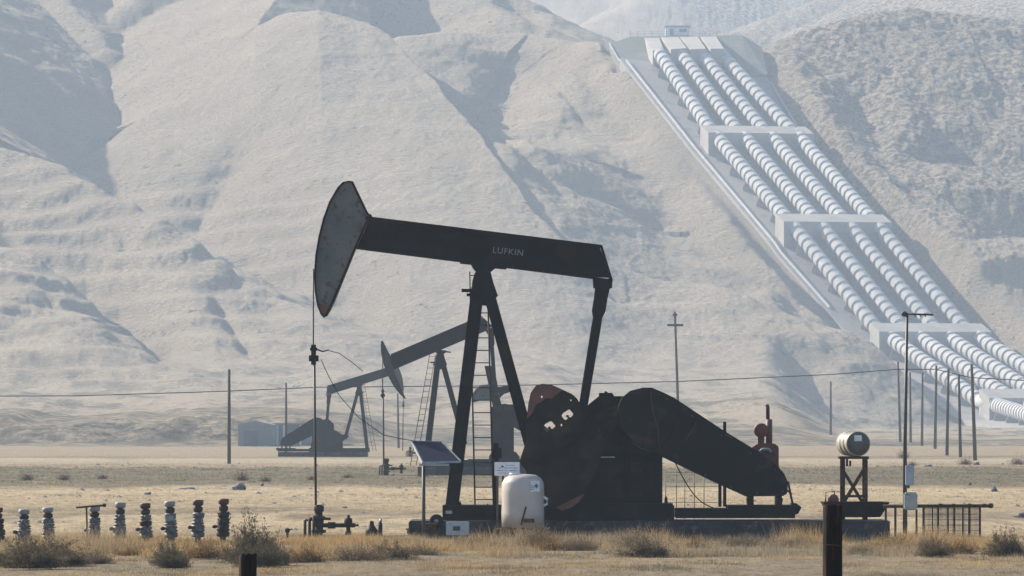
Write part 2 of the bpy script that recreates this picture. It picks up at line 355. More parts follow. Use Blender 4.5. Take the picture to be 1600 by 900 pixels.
def hill_height(X, Y):
    z = np.interp(Y, [700, 735, 752, 780, 1000, 1200, 1330, 1450, 1560, 1760, 2400, 3300],
                     [-.3, .0, .6, 1.4, 4.6, 7.0, 10., 15., 34., 60., 70., 90.])
    # the bluff at the edge of the plain runs down to nothing towards the right
    k = 1.6
    uu = X / Y * F + 800
    z = z - np.clip((780 - uu) / 200, 0, 1) * np.clip((Y - 1250) / 120, 0, 1) * 12
    zr = np.interp(Y, [700, 735, 745, 1000, 1400, 1480, 1500, 1560, 1760, 2400, 3300], [-.3, 0, .3, .8, 1.0, 1.4, 3.0, 18, 60, 70, 90])
    bl = np.clip((uu - 1190) / 150, 0, 1); bl = bl * bl * (3 - 2 * bl)
    z = z * (1 - bl) + zr * bl
    bw = fbm(X / 9, X * 0, 3, 170)
    z = z + (2.3 + bw * 1.0) * np.clip((X * -1 - 12 + 8 * bw) / 14, 0, 1) * np.clip((Y - 748 - 5 * bw) / 7, 0, 1) * np.clip((900 - Y) / 100, 0, 1)
    z = z + 0 * np.exp(-((X + 50) / 26) ** 2) * np.clip((Y - 738) / 12, 0, 1) * np.clip((1100 - Y) / 300, 0, 1)
    acc = np.exp(np.clip(z / k, -50, 200) - 0) if False else None
    zs = z.copy()
    wob = fbm(X / 34, Y / 34, 4, 5) * 6.0
    wob2 = fbm(X / 30, Y / 30, 4, 25) * 6.0
    for pts, sl_, sr_, rd in RIDGES:
        d, zr, side, t = seg_dist(X + wob * .35, Y + wob2 * .5, R3(pts))
        s = sr_ + (sl_ - sr_) * (.5 + .5 * np.clip(side * 1.3, -1, 1))
        c = zr - s * (np.sqrt(d * d + rd * rd) - rd)
        pm_ = R3(pts); mx_ = sum(p[0] for p in pm_) / len(pm_); mz_ = sum(p[2] for p in pm_) / len(pm_)
        if mx_ > 85 and mz_ < 90: c = c - .6 * np.clip(d - 18, 0, None)
        elif zr.mean() < 130: c = c - .22 * np.clip(d - 50, 0, None)
        # sharp-ish smooth maximum
        h = np.clip(.5 + .5 * (c - zs) / k, 0, 1)
        zs = zs * (1 - h) + c * h + k * h * (1 - h) * .5
    zc_ = columns(X, Y)
    h = np.clip(.5 + .5 * (zc_ - zs) / 1.0, 0, 1)
    mk = np.clip((1060 - uu) / 300, 0, 1); h = h * mk * mk * (3 - 2 * mk)
    zs = zs * (1 - h) + zc_ * h + h * (1 - h) * .5
    for pts, dep, wd in CARVES:
        d, _, _, t = seg_dist(X + wob * .12, Y + wob2 * .12, R3(pts))
        zs = zs - dep * np.exp(-np.abs(d / wd) ** 1.5) * np.clip(np.minimum(t, 1 - t) * 6 + .15, 0, 1)
    amp = np.clip((Y - 760) / 500, .1, 1)
    foot = np.clip((Y - 790) / 120, 0, 1) * np.clip((1480 - Y) / 120, 0, 1) * (1 - bl)
    zs = zs + foot * (fbm(X / 28, Y / 70, 3, 140) * 2.4 + fbm(X / 7, Y / 20, 3, 150) * .5)
    zs = zs + amp * (fbm(X / 30, Y / 60, 3, 40) * 1.1 + fbm(X / 9, Y / 18, 4, 60) * .42 + fbm(X / 3.0, Y / 6, 3, 65) * .18 + fbm(X / 1.1, Y / 2.6, 2, 67) * .11)
    rg = 1 - np.abs(fbm(X / 15 + .5 * fbm(X / 20, Y / 20, 2, 3), Y / 46, 4, 80))   # rills running down slope
    zs = zs + amp * (rg - .8) * .8
    # cattle terraces
    zs = zs + amp * (.07 + .36 * np.clip((-25 - X) / 30, 0, 1) * np.clip((75 - zs) / 25, 0, 1)) * np.sin(zs * 1.05 + fbm(X / 40, Y / 40, 3, 90) * 5.0 - X * .10)
    # rough scrubby ground on the right hill
    rgh = np.clip((X - 60) / 10, 0, 1) * np.clip((Y - 1560) / 40, 0, 1)
    zs = zs + rgh * fbm(X / 2.2, Y / 3.5, 3, 120) * .55
    # flatten the chute corridor
    xl, xr = edge_x(LEFT, Y), edge_x(RIGHT, Y)
    inside = np.minimum(X - xl, xr - X) * 1.0
    b = np.clip((inside + 9) / 9, 0, 1) * np.clip((Y - 1330) / 60, 0, 1) * np.clip((1742 - Y) / 12, 0, 1)
    b = b * b * (3 - 2 * b)
    zs = zs * (1 - b) + (chute_z(Y, X) - 1.0) * b
    # the shelf under the head works
    b2 = np.clip((X - 24) / 4, 0, 1) * np.clip((69 - X) / 4, 0, 1) * np.clip((Y - 1716) / 6, 0, 1) * np.clip((1790 - Y) / 14, 0, 1)
    zs = zs * (1 - b2) + np.minimum(zs, np.interp(Y, [1716, 1724, 1738, 1790], [94, 96, 101, 103])) * b2
    return zs

def grid_mesh(name, X, Y, Z, m):
    ny, nx = X.shape
    co = np.stack([X, Y, Z], -1).reshape(-1, 3).astype(np.float32)
    i = np.arange(ny * nx).reshape(ny, nx)
    q = np.stack([i[:-1, :-1], i[:-1, 1:], i[1:, 1:], i[1:, :-1]], -1).reshape(-1, 4)
    me = bpy.data.meshes.new(name); me.vertices.add(len(co)); me.vertices.foreach_set('co', co.ravel())
    me.loops.add(q.size); me.loops.foreach_set('vertex_index', q.ravel().astype(np.int32))
    me.polygons.add(len(q)); me.polygons.foreach_set('loop_start', np.arange(0, q.size, 4, dtype=np.int32))
    me.polygons.foreach_set('use_smooth', np.ones(len(q), bool)); me.update(); me.validate()
    me.materials.append(m); o = bpy.data.objects.new(name, me); COL.objects.link(o); o['kind'] = 'structure'
    return o

def hill_material():
    m, t, b = new_mat('dry_grass_hillside'); N = t.nodes; L = t.links
    b.inputs['Roughness'].default_value = .95; b.inputs['Specular IOR Level'].default_value = .1
    geo = N.new('ShaderNodeNewGeometry')
    def noise(scale, detail=6, vec=None, rough=.6):
        n = N.new('ShaderNodeTexNoise'); n.inputs['Scale'].default_value = scale; n.inputs['Detail'].default_value = detail
        n.inputs['Roughness'].default_value = rough
        L.new(vec or geo.outputs['Position'], n.inputs['Vector']); return n.outputs['Fac']
    def ramp(src, a, b_, ca=(0, 0, 0), cb=(1, 1, 1)):
        r = N.new('ShaderNodeValToRGB'); r.color_ramp.elements[0].position = a; r.color_ramp.elements[1].position = b_
        r.color_ramp.elements[0].color = (*ca, 1); r.color_ramp.elements[1].color = (*cb, 1); L.new(src, r.inputs[0]); return r.outputs[0]
    def mix(f, a, c):
        x = N.new('ShaderNodeMixRGB'); L.new(f, x.inputs[0])
        if isinstance(a, tuple): x.inputs[1].default_value = (*a, 1)
        else: L.new(a, x.inputs[1])
        if isinstance(c, tuple): x.inputs[2].default_value = (*c, 1)
        else: L.new(c, x.inputs[2])
        return x.outputs[0]
    base = ramp(noise(.045, 5), .35, .65, (.66, .545, .41), (.54, .445, .335))
    fine = ramp(noise(1.3, 8, rough=.8), .35, .70)
    col = mix(fine, base, (.36, .30, .225))
    # bare eroded soil and scrub patches
    scr = ramp(noise(.42, 9, rough=.7), .585, .64)
    patch = ramp(noise(.02, 3), .45, .6)
    mm = N.new('ShaderNodeMath'); mm.operation = 'MULTIPLY'; L.new(scr, mm.inputs[0]); L.new(patch, mm.inputs[1])
    col = mix(mm.outputs[0], col, (.13, .12, .10))
    # right hill carries more scrub
    sx = N.new('ShaderNodeSeparateXYZ'); L.new(geo.outputs['Position'], sx.inputs[0])
    mr = N.new('ShaderNodeMapRange'); mr.inputs[1].default_value = 62; mr.inputs[2].default_value = 80; L.new(sx.outputs[0], mr.inputs[0])
    my = N.new('ShaderNodeMapRange'); my.inputs[1].default_value = 40; my.inputs[2].default_value = 62; L.new(sx.outputs[2], my.inputs[0])
    m2 = N.new('ShaderNodeMath'); m2.operation = 'MULTIPLY'; L.new(mr.outputs[0], m2.inputs[0]); L.new(my.outputs[0], m2.inputs[1])
    s2 = ramp(noise(.55, 9, rough=.75), .46, .56)
    m3 = N.new('ShaderNodeMath'); m3.operation = 'MULTIPLY'; L.new(m2.outputs[0], m3.inputs[0]); L.new(s2, m3.inputs[1])
    col = mix(m3.outputs[0], col, (.13, .115, .10))
    mz = N.new('ShaderNodeMapRange'); mz.inputs[1].default_value = 26; mz.inputs[2].default_value = 3; L.new(sx.outputs[2], mz.inputs[0])
    mq = N.new('ShaderNodeMapping'); mq.inputs['Scale'].default_value = (1, .35, 1); L.new(geo.outputs['Position'], mq.inputs[0])
    s4 = ramp(noise(.11, 9, mq.outputs[0], .68), .50, .58)
    m4 = N.new('ShaderNodeMath'); m4.operation = 'MULTIPLY'; L.new(mz.outputs[0], m4.inputs[0]); L.new(s4, m4.inputs[1])
    m5 = N.new('ShaderNodeMath'); m5.operation = 'MULTIPLY'; m5.inputs[1].default_value = .8; L.new(m4.outputs[0], m5.inputs[0])
    col = mix(m5.outputs[0], col, (.15, .145, .12))
    mb_ = N.new('ShaderNodeMapRange'); mb_.inputs[1].default_value = 835; mb_.inputs[2].default_value = 800; L.new(sx.outputs[1], mb_.inputs[0])
    s6 = ramp(noise(.5, 8, None, .7), .40, .62)
    m6 = N.new('ShaderNodeMath'); m6.operation = 'MULTIPLY'; L.new(mb_.outputs[0], m6.inputs[0]); L.new(s6, m6.inputs[1])
    col = mix(m6.outputs[0], col, (.12, .12, .10))
    L.new(col, b.inputs['Base Color'])
    mp = N.new('ShaderNodeMapping'); mp.inputs['Scale'].default_value = (.35, .5, 1.6); L.new(geo.outputs['Position'], mp.inputs[0])
    n1 = noise(1.0, 9, mp.outputs[0], .7)
    n2 = noise(3.2, 6, mp.outputs[0], .7); ma = N.new('ShaderNodeMath'); ma.operation = 'MULTIPLY_ADD'; L.new(n2, ma.inputs[0]); ma.inputs[1].default_value = .45; L.new(n1, ma.inputs[2]); n1 = ma.outputs[0]
    bp = N.new('ShaderNodeBump'); bp.inputs['Strength'].default_value = 1.0; bp.inputs['Distance'].default_value = 5.0
    L.new(n1, bp.inputs['Height']); L.new(bp.outputs[0], b.inputs['Normal'])
    return m

U = np.concatenate([np.arange(-700, -40, 14), np.arange(-40, 1640, 1.7), np.arange(1640, 2300, 14)])
YR = np.concatenate([np.linspace(715, 1300, 200), np.linspace(1302, 1420, 110), np.linspace(1420.6, 1800, 620), np.linspace(1802, 2000, 90), np.linspace(2006, 3300, 150)])
UU, YY = np.meshgrid(U, YR)
XX = (UU - 800) / F * YY
ZZ = hill_height(XX, YY)
grid_mesh('hills', XX, YY, ZZ, hill_material())
def hz_at(x, y): return float(hill_height(np.array([[float(x)]]), np.array([[float(y)]]))[0, 0])

# ------------------------------------------------------------------ the plain
def ground_z(X, Y): 
    return fbm(X / 3.1, Y / 7.0, 3, 7) * .05 * np.clip((Y - 60) / 60, 0, 1)
def ground_material():
    m, t, b = new_mat('straw_covered_ground'); N = t.nodes; L = t.links
    b.inputs['Roughness'].default_value = .95; b.inputs['Specular IOR Level'].default_value = .1
    geo = N.new('ShaderNodeNewGeometry'); sx = N.new('ShaderNodeSeparateXYZ'); L.new(geo.outputs['Position'], sx.inputs[0])
    mp = N.new('ShaderNodeMapping'); mp.inputs['Scale'].default_value = (.5, .09, 1); L.new(geo.outputs['Position'], mp.inputs[0])
    def noise(scale, detail, vec, rough=.6):
        n = N.new('ShaderNodeTexNoise'); n.inputs['Scale'].default_value = scale; n.inputs['Detail'].default_value = detail
        n.inputs['Roughness'].default_value = rough; L.new(vec, n.inputs['Vector']); return n.outputs['Fac']
    nz = noise(.8, 7, mp.outputs[0], .68); nf = noise(6, 8, mp.outputs[0], .75); nw = noise(.25, 4, mp.outputs[0])
    # wobbled depth for the bands
    ad = N.new('ShaderNodeMath'); ad.operation = 'MULTIPLY_ADD'; L.new(nw, ad.inputs[0]); ad.inputs[1].default_value = 95; L.new(sx.outputs[1], ad.inputs[2])
    mr = N.new('ShaderNodeMapRange'); mr.inputs[1].default_value = 100; mr.inputs[2].default_value = 800; L.new(ad.outputs[0], mr.inputs[0])
    r = N.new('ShaderNodeValToRGB'); cr = r.color_ramp
    def pos(Y): return (Y + 47 - 100) / 700
    st = (.31, .25, .165); tan = (.27, .22, .155); grn = (.145, .122, .082); brn = (.17, .138, .095)
    stops = [(108, brn), (150, (.25, .20, .13)), (158, st), (182, (.40, .33, .22)), (190, brn), (197, st), (262, (.41, .34, .23)), (280, grn), (375, grn), (395, tan), (470, (.36, .31, .23)), (500, brn), (520, tan), (690, tan)]
    cr.elements[0].position = pos(stops[0][0]); cr.elements[0].color = (*stops[0][1], 1)
    cr.elements[1].position = pos(stops[-1][0]); cr.elements[1].color = (*stops[-1][1], 1)
    for Y, c in stops[1:-1]:
        e = cr.elements.new(pos(Y)); e.color = (*c, 1)
    L.new(mr.outputs[0], r.inputs[0])
    r2 = N.new('ShaderNodeValToRGB'); r2.color_ramp.elements[0].position = .35; r2.color_ramp.elements[1].position = .68
    r2.color_ramp.elements[0].color = (.50, .48, .45, 1); r2.color_ramp.elements[1].color = (1.18, 1.15, 1.1, 1)
    L.new(nf, r2.inputs[0])
    mx = N.new('ShaderNodeMixRGB'); mx.blend_type = 'MULTIPLY'; mx.inputs[0].default_value = 1; L.new(r.outputs[0], mx.inputs[1]); L.new(r2.outputs[0], mx.inputs[2])
    r3 = N.new('ShaderNodeValToRGB'); r3.color_ramp.elements[0].position = .54; r3.color_ramp.elements[1].position = .66
    L.new(nz, r3.inputs[0])
    mh = N.new('ShaderNodeMath'); mh.operation = 'MULTIPLY'; mh.inputs[1].default_value = .8; L.new(r3.outputs[0], mh.inputs[0])
    mx2 = N.new('ShaderNodeMixRGB'); L.new(mh.outputs[0], mx2.inputs[0]); L.new(mx.outputs[0], mx2.inputs[1]); mx2.inputs[2].default_value = (.17, .145, .105, 1)
    L.new(mx2.outputs[0], b.inputs['Base Color'])
    bp = N.new('ShaderNodeBump'); bp.inputs['Strength'].default_value = .8; bp.inputs['Distance'].default_value = .15
    L.new(nf, bp.inputs['Height']); L.new(bp.outputs[0], b.inputs['Normal'])
    return m
gx = np.linspace(-1.0, 1.0, 420); gy = np.concatenate([np.linspace(-60, 95, 20), np.linspace(96, 300, 420), np.linspace(301, 760, 300)])
GX, GYY = np.meshgrid(gx, gy); GX = GX * (30 + np.clip(GYY, 0, None) * .16)
grid_mesh('ground', GX, GYY, ground_z(GX, GYY), ground_material())
gm = MB()
gm.add([(-2500, -300, -.6), (2500, -300, -.6), (2500, 5000, -.6), (-2500, 5000, -.6)], [(0, 1, 2, 3)])
o = gm.build('ground_beyond', bpy.data.materials['straw_covered_ground']); o['kind'] = 'structure'

# ------------------------------------------------------------------ haze
hb = MB(); hb.bx(-420, 420, -60, 3600, -1.6, 330)
hz = hb.build('haze', M['black']); hz.data.materials.clear()
hm = bpy.data.materials.new('haze_air'); hm.use_nodes = True; t = hm.node_tree; t.nodes.clear()
pv = t.nodes.new('ShaderNodeVolumePrincipled'); oo = t.nodes.new('ShaderNodeOutputMaterial')
pv.inputs['Color'].default_value = (.65, .80, 1.0, 1); pv.inputs['Density'].default_value = HAZE_DENSITY; pv.inputs['Anisotropy'].default_value = .1
t.links.new(pv.outputs[0], oo.inputs['Volume'])
hz.data.materials.append(hm); hz['kind'] = 'stuff'; tag(hz, 'pale blue haze lying over the plain and hills', 'haze')
hz.display_type = 'WIRE'

# ------------------------------------------------------------------ chute, anchor blocks, pipes
cs = MB(); vs = []; fs = []
ys = np.linspace(1380, 1722, 60)
for Yv in ys:
    xl = float(edge_x(LEFT, Yv)); xr = float(edge_x(RIGHT, Yv)); z = float(chute_z(Yv)); zr_ = float(chute_z(Yv, xr))
    vs += [(xl, Yv, z - 3), (xl, Yv, z), (xr, Yv, zr_), (xr, Yv, zr_ - 3)]
for i in range(len(ys) - 1):
    a = i * 4
    fs += [(a, a + 1, a + 5, a + 4), (a + 1, a + 2, a + 6, a + 5), (a + 2, a + 3, a + 7, a + 6)]
cs.add(vs, fs); o = cs.build('paved_slope', 'slab'); o['kind'] = 'structure'

def left_line(v):
    pass
def side_strip(name, E, off, wd, ht, m, y0, y1, n=40):
    mb = MB(); pts = []
    for Yv in np.linspace(y0, y1, n): pts.append((float(edge_x(E, Yv)) + off, Yv, float(chute_z(Yv, float(edge_x(E, Yv)) + off))))
    vs = []
    for (x, y, z) in pts: vs += [(x - wd / 2, y, z - .5), (x - wd / 2, y, z + ht), (x + wd / 2, y, z + ht), (x + wd / 2, y, z - .5)]
    fs = []
    for i in range(n - 1):
        a = i * 4; fs += [(a, a + 1, a + 5, a + 4), (a + 1, a + 2, a + 6, a + 5), (a + 2, a + 3, a + 7, a + 6)]
    fs += [(0, 3, 2, 1), (4 * n - 4, 4 * n - 3, 4 * n - 2, 4 * n - 1)]
    mb.add(vs, fs); return mb.build(name, m)
o = side_strip('drain_channel', LEFT, 1.2, .34, .6, M['pipe'], 1574, 1720); tag(o, 'long thin white channel running down the left edge of the pipe slope', 'channel')
e1, e2 = P(952, 68, 1738), P(973, 104, 1724)
o = MB().bar(e1, e2, .34, .4).build('drain_channel', 'pipe'); tag(o, 'short white channel stub at the top left of the pipe slope', 'channel')
o = side_strip('retaining_kerb', RIGHT, -.4, .7, .9, M['slab'], 1490, 1716); tag(o, 'low concrete kerb along the right edge of the pipe slope', 'kerb')

# dark bank under the head works
bk = MB()
top = [P(952, 69, 1738), P(986, 57, 1742), P(1160, 55, 1742), P(1190, 74, 1738)]
bot = [P(971, 106, 1724), P(1030, 113, 1720), P(1172, 119, 1720), P(1200, 116, 1722)]
vs = top + bot + [p + Vector((0, 22, -1)) for p in top] + [p + Vector((0, 10, -6)) for p in bot]
fs = []
for i in range(3): fs += [(i, i + 1, i + 5, i + 4), (i, i + 8, i + 9, i + 1), (i + 4, i + 5, i + 13, i + 12), (i + 8, i + 12, i + 13, i + 9)]
fs += [(0, 4, 12, 8), (3, 11, 15, 7)]
bk.add(vs, fs); o = bk.build('embankment', 'embank'); o['kind'] = 'structure'

YAW = R(16)
def anchor_block(fl, Y, width, label, h=5.6, dep=7.0, rise=2.2):
    """fl = pixel of the front top left corner"""
    p = P(fl[0], fl[1], Y)
    t = thing('anchor_block', label, 'concrete block', (p.x, p.y, p.z - h), YAW, 'concrete anchor blocks across the pipe slope')
    mb = MB(); w_ = width
    vs = [(0, 0, -4), (w_, 0, -4), (w_, dep, -4), (0, dep, -4), (0, 0, h), (w_, 0, h), (w_, dep, h + rise), (0, dep, h + rise)]
    mb.add(vs, [(0, 1, 2, 3), (4, 5, 6, 7), (0, 1, 5, 4), (1, 2, 6, 5), (2, 3, 7, 6), (3, 0, 4, 7)])
    mb.build('block', 'farconcrete', t, bevel=.06)
    return t
anchor_block((1107, 207), 1662, 28.8, 'uppermost concrete anchor block across the four white pipes')
anchor_block((1225, 346), 1604, 28.6, 'second concrete anchor block from the top of the pipe slope')
anchor_block((1374, 518), 1551, 28.8, 'third concrete anchor block down the slope, behind the thin service pole')
anchor_block((1546, 622), 1490, 29.5, 'lowest concrete anchor block, cut off by the right edge of the view')

SEG = [  # rows/depths for each segment and the four columns
 ((84, 1716, [1031, 1064, 1095, 1126]), (207, 1669, [1113, 1154, 1196, 1239])),
 ((214, 1664, [1120, 1163, 1206, 1249]), (344, 1612, [1231, 1274, 1318, 1363])),
 ((356, 1605, [1242, 1286, 1330, 1374]), (522, 1559, [1376, 1417, 1467, 1515])),
 ((527, 1553, [1389, 1435, 1481, 1527]), (626, 1498, [1530, 1584, 1634, 1686])),
 ((633, 1491, [1556, 1606, 1658, 1710]), (664, 1410, [1660, 1714, 1768, 1824])),
]
plabel = ['leftmost of the four white ribbed pipes climbing the hillside', 'second from left of the four white ribbed pipes on the hillside',
          'third from left of the four white ribbed pipes on the hillside', 'rightmost of the four white ribbed pipes climbing the hillside']
for k in range(4):
    base = P(SEG[-1][1][2][k], SEG[-1][1][0], SEG[-1][1][1]); base.z = 0
    t = thing('hillside_pipe', plabel[k], 'pipe', base, 0, 'four big white pipes on the slope')
    body = MB()
    ends = []
    for (v0, Y0, c0), (v1, Y1, c1) in SEG:
        tn = math.tan(R(16)); w0 = 0.6 + (c0[k] - c0[0]) / F * Y0 * tn; w1 = 0.6 + (c1[k] - c1[0]) / F * Y1 * tn
        a = P(c0[k], v0, Y0 + w0) - base; b = P(c1[k], v1, Y1 + w1) - base
        ends.append((a, b))
        L_ = (b - a).length; n = max(4, int(L_ / 3.2)); pts = []; rs = []
        for i in range(n):
            for (f, r) in ((0, 1.55), (.05, 1.82), (.60, 1.82), (.65, 1.5), (.985, 1.5)):
                pts.append(a.lerp(b, (i + f) / n)); rs.append(r)
        body.tube(pts, rs, 18, smooth=False)
    for i in range(len(ends) - 1):
        a, b = ends[i][1], ends[i + 1][0]; body.tube([a - (b - a) * .05, b + (b - a) * .05], 1.45, 14)
    ob = body.build('pipe_body', 'pipe', t)
    for i, (a, b) in enumerate(ends):
        for f in (.1, .29, .48, .67, .86):
            p = a.lerp(b, f); sp = MB(); g = float(chute_z(p.y + base.y, p.x + base.x)) - base.z
            sp.prism([(-1.9, g - p.z - .5), (1.9, g - p.z - .5), (1.9, g - p.z + .9), (1.2, -1.2), (-1.2, -1.2), (-1.9, g - p.z + .9)], -.35, .35)
            sp.build('pipe_support', 'farconcrete', t, loc=p)

# ramp slabs over the pipe intakes and the small house on top
rl = ['leftmost', 'second from left', 'third from left', 'rightmost']
for k, q in enumerate([((1007, 59), (1030, 59), (1037, 77), (1020, 79)), ((1033, 58), (1060, 58), (1073, 75), (1048, 77)),
                       ((1063, 58), (1090, 57), (1103, 76), (1079, 77)), ((1095, 57), (1119, 57), (1131, 76), (1110, 76))]):
    Yt, Yb = 1741.0, 1716.0
    c = [P(*q[0], Yt), P(*q[1], Yt), P(*q[2], Yb), P(*q[3], Yb)]
    base = Vector((c[3].x, c[3].y, c[3].z - 3)); c = [p - base for p in c]
    mb = MB(); mb.add(c + [p - Vector((0, 0, 4)) for p in c], [(0, 1, 2, 3), (4, 5, 6, 7), (0, 1, 5, 4), (1, 2, 6, 5), (2, 3, 7, 6), (3, 0, 4, 7)])
    o = mb.build('intake_ramp', 'farconcrete', loc=base)
    tag(o, rl[k] + ' of the sloping concrete intake ramps at the top of the pipes', 'ramp', 'concrete ramps above the pipes')
def loc_thing(name, label, cat, u, v, Y, group=None): 
    p = P(u, v, Y); return thing(name, label, cat, p, 0, group)
t = loc_thing('gate_house', 'tiny pale control house on the crest above the white pipes', 'house', 1058, 55, 1748)
MB().bx(-3.2, 3.4, 0, 4, 0, 2.2).build('wall', 'white', t)
MB().bx(-3.5, 3.8, -.4, 4.4, 2.2, 2.6).build('roof', 'farconcrete', t)
MB().bx(-2.0, -1.0, -.05, .0, 0, 1.8).build('door', 'sheddark', t)
MB().bx(.6, 2.6, -.05, .0, .8, 1.7).build('window', 'sheddark', t)
t = loc_thing('crest_fence', 'thin wire fence along the crest above the white pipes', 'fence', 985, 56, 1744)
for k in range(14):
    MB().bar((k * 1.95, 0, -.6), (k * 1.95, 0, 1.3), .13).build('fence_post', 'steel', t)
for h in (.6, 1.25): MB().bar((0, 0, h), (25.4, 0, h), .06).build('rail', 'steel', t)

# ------------------------------------------------------------------ pumpjack
S = 67.0
def q(u, v): return ((u - 755) / S, (840.9 - v) / S)
SAD = q(755, 420)
def rot2(p, c, a):
    x, z = p[0] - c[0], p[1] - c[1]; return (c[0] + x * math.cos(a) - z * math.sin(a), c[1] + x * math.sin(a) + z * math.cos(a))
HEAD = [(545, 283), (536, 285), (528, 293), (515, 315), (505, 342), (498, 370), (493, 400), (491, 430), (492, 455), (496, 478), (501, 491), (505, 496), (511, 494), (517, 484), (523, 472), (540, 430), (555, 393), (570, 362), (579, 338), (574, 330), (563, 307), (552, 285)]
TIP = [(496, 478), (501, 491), (505, 496), (511, 494), (517, 484), (524, 470), (494, 470)]
def qc(u, v): return q(755 + (u - 688) * 2.2, 420 + (v - 553) * 2.2)
def make_pumpjack(label, loc, rz=0.0, delta=0.0, crank_ang=0.0, front=0.0, wf=1.0, scale=1.0, detail=True, guard=True, slim=False):
    t = thing('pumpjack', label, 'pumpjack', loc, rz, 'pumpjacks on the plain'); t.scale = (scale,) * 3
    d = R(delta)
    def rb(u, v, head=False):                       # beam-frame point rotated about the saddle
        x, z = q(u, v)
        if head:
            if wf != 1.0:
                # squeeze the head towards its arc
                xs, zs = SAD; rr = 264 / S; xa = xs - math.sqrt(max(rr * rr - (z - zs) ** 2, .1)); x = xa + (x - xa) * wf
            x += front
        elif u < 700: x += front * (.5 if u < 600 else .3)
        return rot2((x, z), SAD, d)
    blk = 'black'
    # walking beam
    b = MB()
    b.prism([rb(566, 341), rb(755, 363), rb(937, 387), rb(953, 434), rb(928, 433), rb(755, 410), rb(556, 386)], -.13, .13)
    fl = lambda pts, th: [rb(*p) for p in pts]
    b.prism(fl([(572, 338), (940, 383), (941, 388), (571, 343)], 0), -.24, .24)
    b.prism(fl([(556, 384), (928, 431), (928, 436), (555, 389)], 0), -.24, .24)
    b.prism(fl([(937, 383), (941, 384), (957, 437), (952, 438)], 0), -.24, .24)
    for uu in (733, 760, 880):            # web stiffeners
        vt = 340 + (uu - 572) * .1215; b.prism(fl([(uu - 1.2, vt + 3), (uu + 1.2, vt + 3), (uu + 1.2, vt + 46), (uu - 1.2, vt + 46)], 0), -.22, .22)
    beam = b.build('walking_beam', blk, t)
    if detail:
        cu = bpy.data.curves.new('lettering', 'FONT'); cu.body = 'LUFKIN'; cu.size = .20; cu.extrude = .004; cu.space_character = 1.12
        to = bpy.data.objects.new('tmp', cu); COL.objects.link(to); bpy.context.view_layer.update()
        me = bpy.data.meshes.new_from_object(to.evaluated_get(bpy.context.evaluated_depsgraph_get())); bpy.data.objects.remove(to)
        me.materials.clear(); me.materials.append(M['capgrey'])
        lo = bpy.data.objects.new('lettering', me); COL.objects.link(lo); lo.parent = beam
        x, z = q(769, 395); lo.location = (x, -.137, z); lo.rotation_euler = (R(90), R(6), 0)
        lug = MB(); lug.prism([q(571, 337), q(574, 334), q(580, 335), q(583, 341)], -.1, .1).build('head_hinge', blk, t)
    # horse head
    h = MB(); h.prism([rb(u, v, True) for u, v in HEAD], -.20, .20); hd = h.build('horse_head', 'head' if wf == 1 else 'darksteel', t)
    arc = [(545, 283), (536, 285), (528, 293), (515, 315), (505, 342), (498, 370), (493, 400), (491, 430), (492, 455), (496, 478), (501, 491), (505, 496)]
    rim = MB(); ins = [(u + 3.0, v + 1.0) for u, v in arc]
    rim.prism([rb(u, v, True) for u, v in arc] + [rb(u, v, True) for u, v in reversed(ins)], -.27, .27); rim.build('arc_plate', blk, hd)
    rim = MB(); bk_ = [(505, 496), (511, 494), (517, 484), (540, 430), (556, 390), (579, 338), (574, 330), (552, 284), (545, 283)]
    ins = [(508, 492), (514, 481), (537, 428), (553, 389), (575.5, 338), (571, 332), (549, 286), (545, 286)]
    rim.prism([rb(u, v, True) for u, v in bk_] + [rb(u, v, True) for u, v in reversed(ins)], -.225, .225); rim.build('back_rim', blk, hd)
    tp = MB(); tp.prism([rb(u, v, True) for u, v in TIP[:-2]] + [rb(520, 478, True), rb(495, 474, True)], -.212, .212); tp.build('tip', 'rustorange', hd)
    # bridle, carrier bar, polished rod
    wx = SAD[0] - 264 / S + front - .02
    ztop = SAD[1]; zc = q(0, 560)[1]
    zcar = zc if detail else SAD[1] - (2.2 if delta > 10 else 1.7)
    for yy in (-.09, .09): MB().tube([(wx, yy, ztop), (wx, yy, zcar)], .014 if detail else .03, 6).build('bridle_cable', 'darksteel', t)
    cb = MB(); cb.bx(wx - .10, wx + .12, -.16, .16, zcar - .07, zcar + .07); cb.bx(wx - .05, wx + .06, -.10, .10, zcar - .15, zcar + .32)
    cb.bx(wx - .075, wx + .09, -.1, .1, zcar + .18, zcar + .25)
    if detail: cb.bar((wx + .05, 0, zcar + .22), (wx + .22, 0, zcar + .16), .035); cb.bar((wx + .22, 0, zcar + .16), (wx + .36, 0, zcar + .20), .03)
    cb.build('carrier_bar', blk, t)
    MB().tube([(wx + .02, 0, zcar + .2), (wx + .06, 0, .55)], .028 if detail else .045, 8).build('polished_rod', 'darksteel', t)
    # saddle bearing
    sb = MB(); sb.prism([q(733, 408), q(776, 413), q(774, 419), q(764, 427), q(745, 427), q(738, 418)], -.3, .3)
    sb.prism([q(719, 408), q(741, 410), q(740, 414), q(719, 412)], -.2, .2); sb.prism([q(768, 414), q(792, 417), q(791, 421), q(768, 419)], -.2, .2)
    sb.tube([(SAD[0], -.4, SAD[1] - .04), (SAD[0], .4, SAD[1] - .04)], .12, 14); sb.build('saddle_bearing', blk, t)
    # samson post
    pt = MB(); pt.prism([q(742, 426), q(767, 426), q(771, 442), q(778, 462), q(764, 478), q(752, 477), q(735, 478), q(738, 440)], -.24, .24); pt.build('post_head', blk, t)
    zb = .45
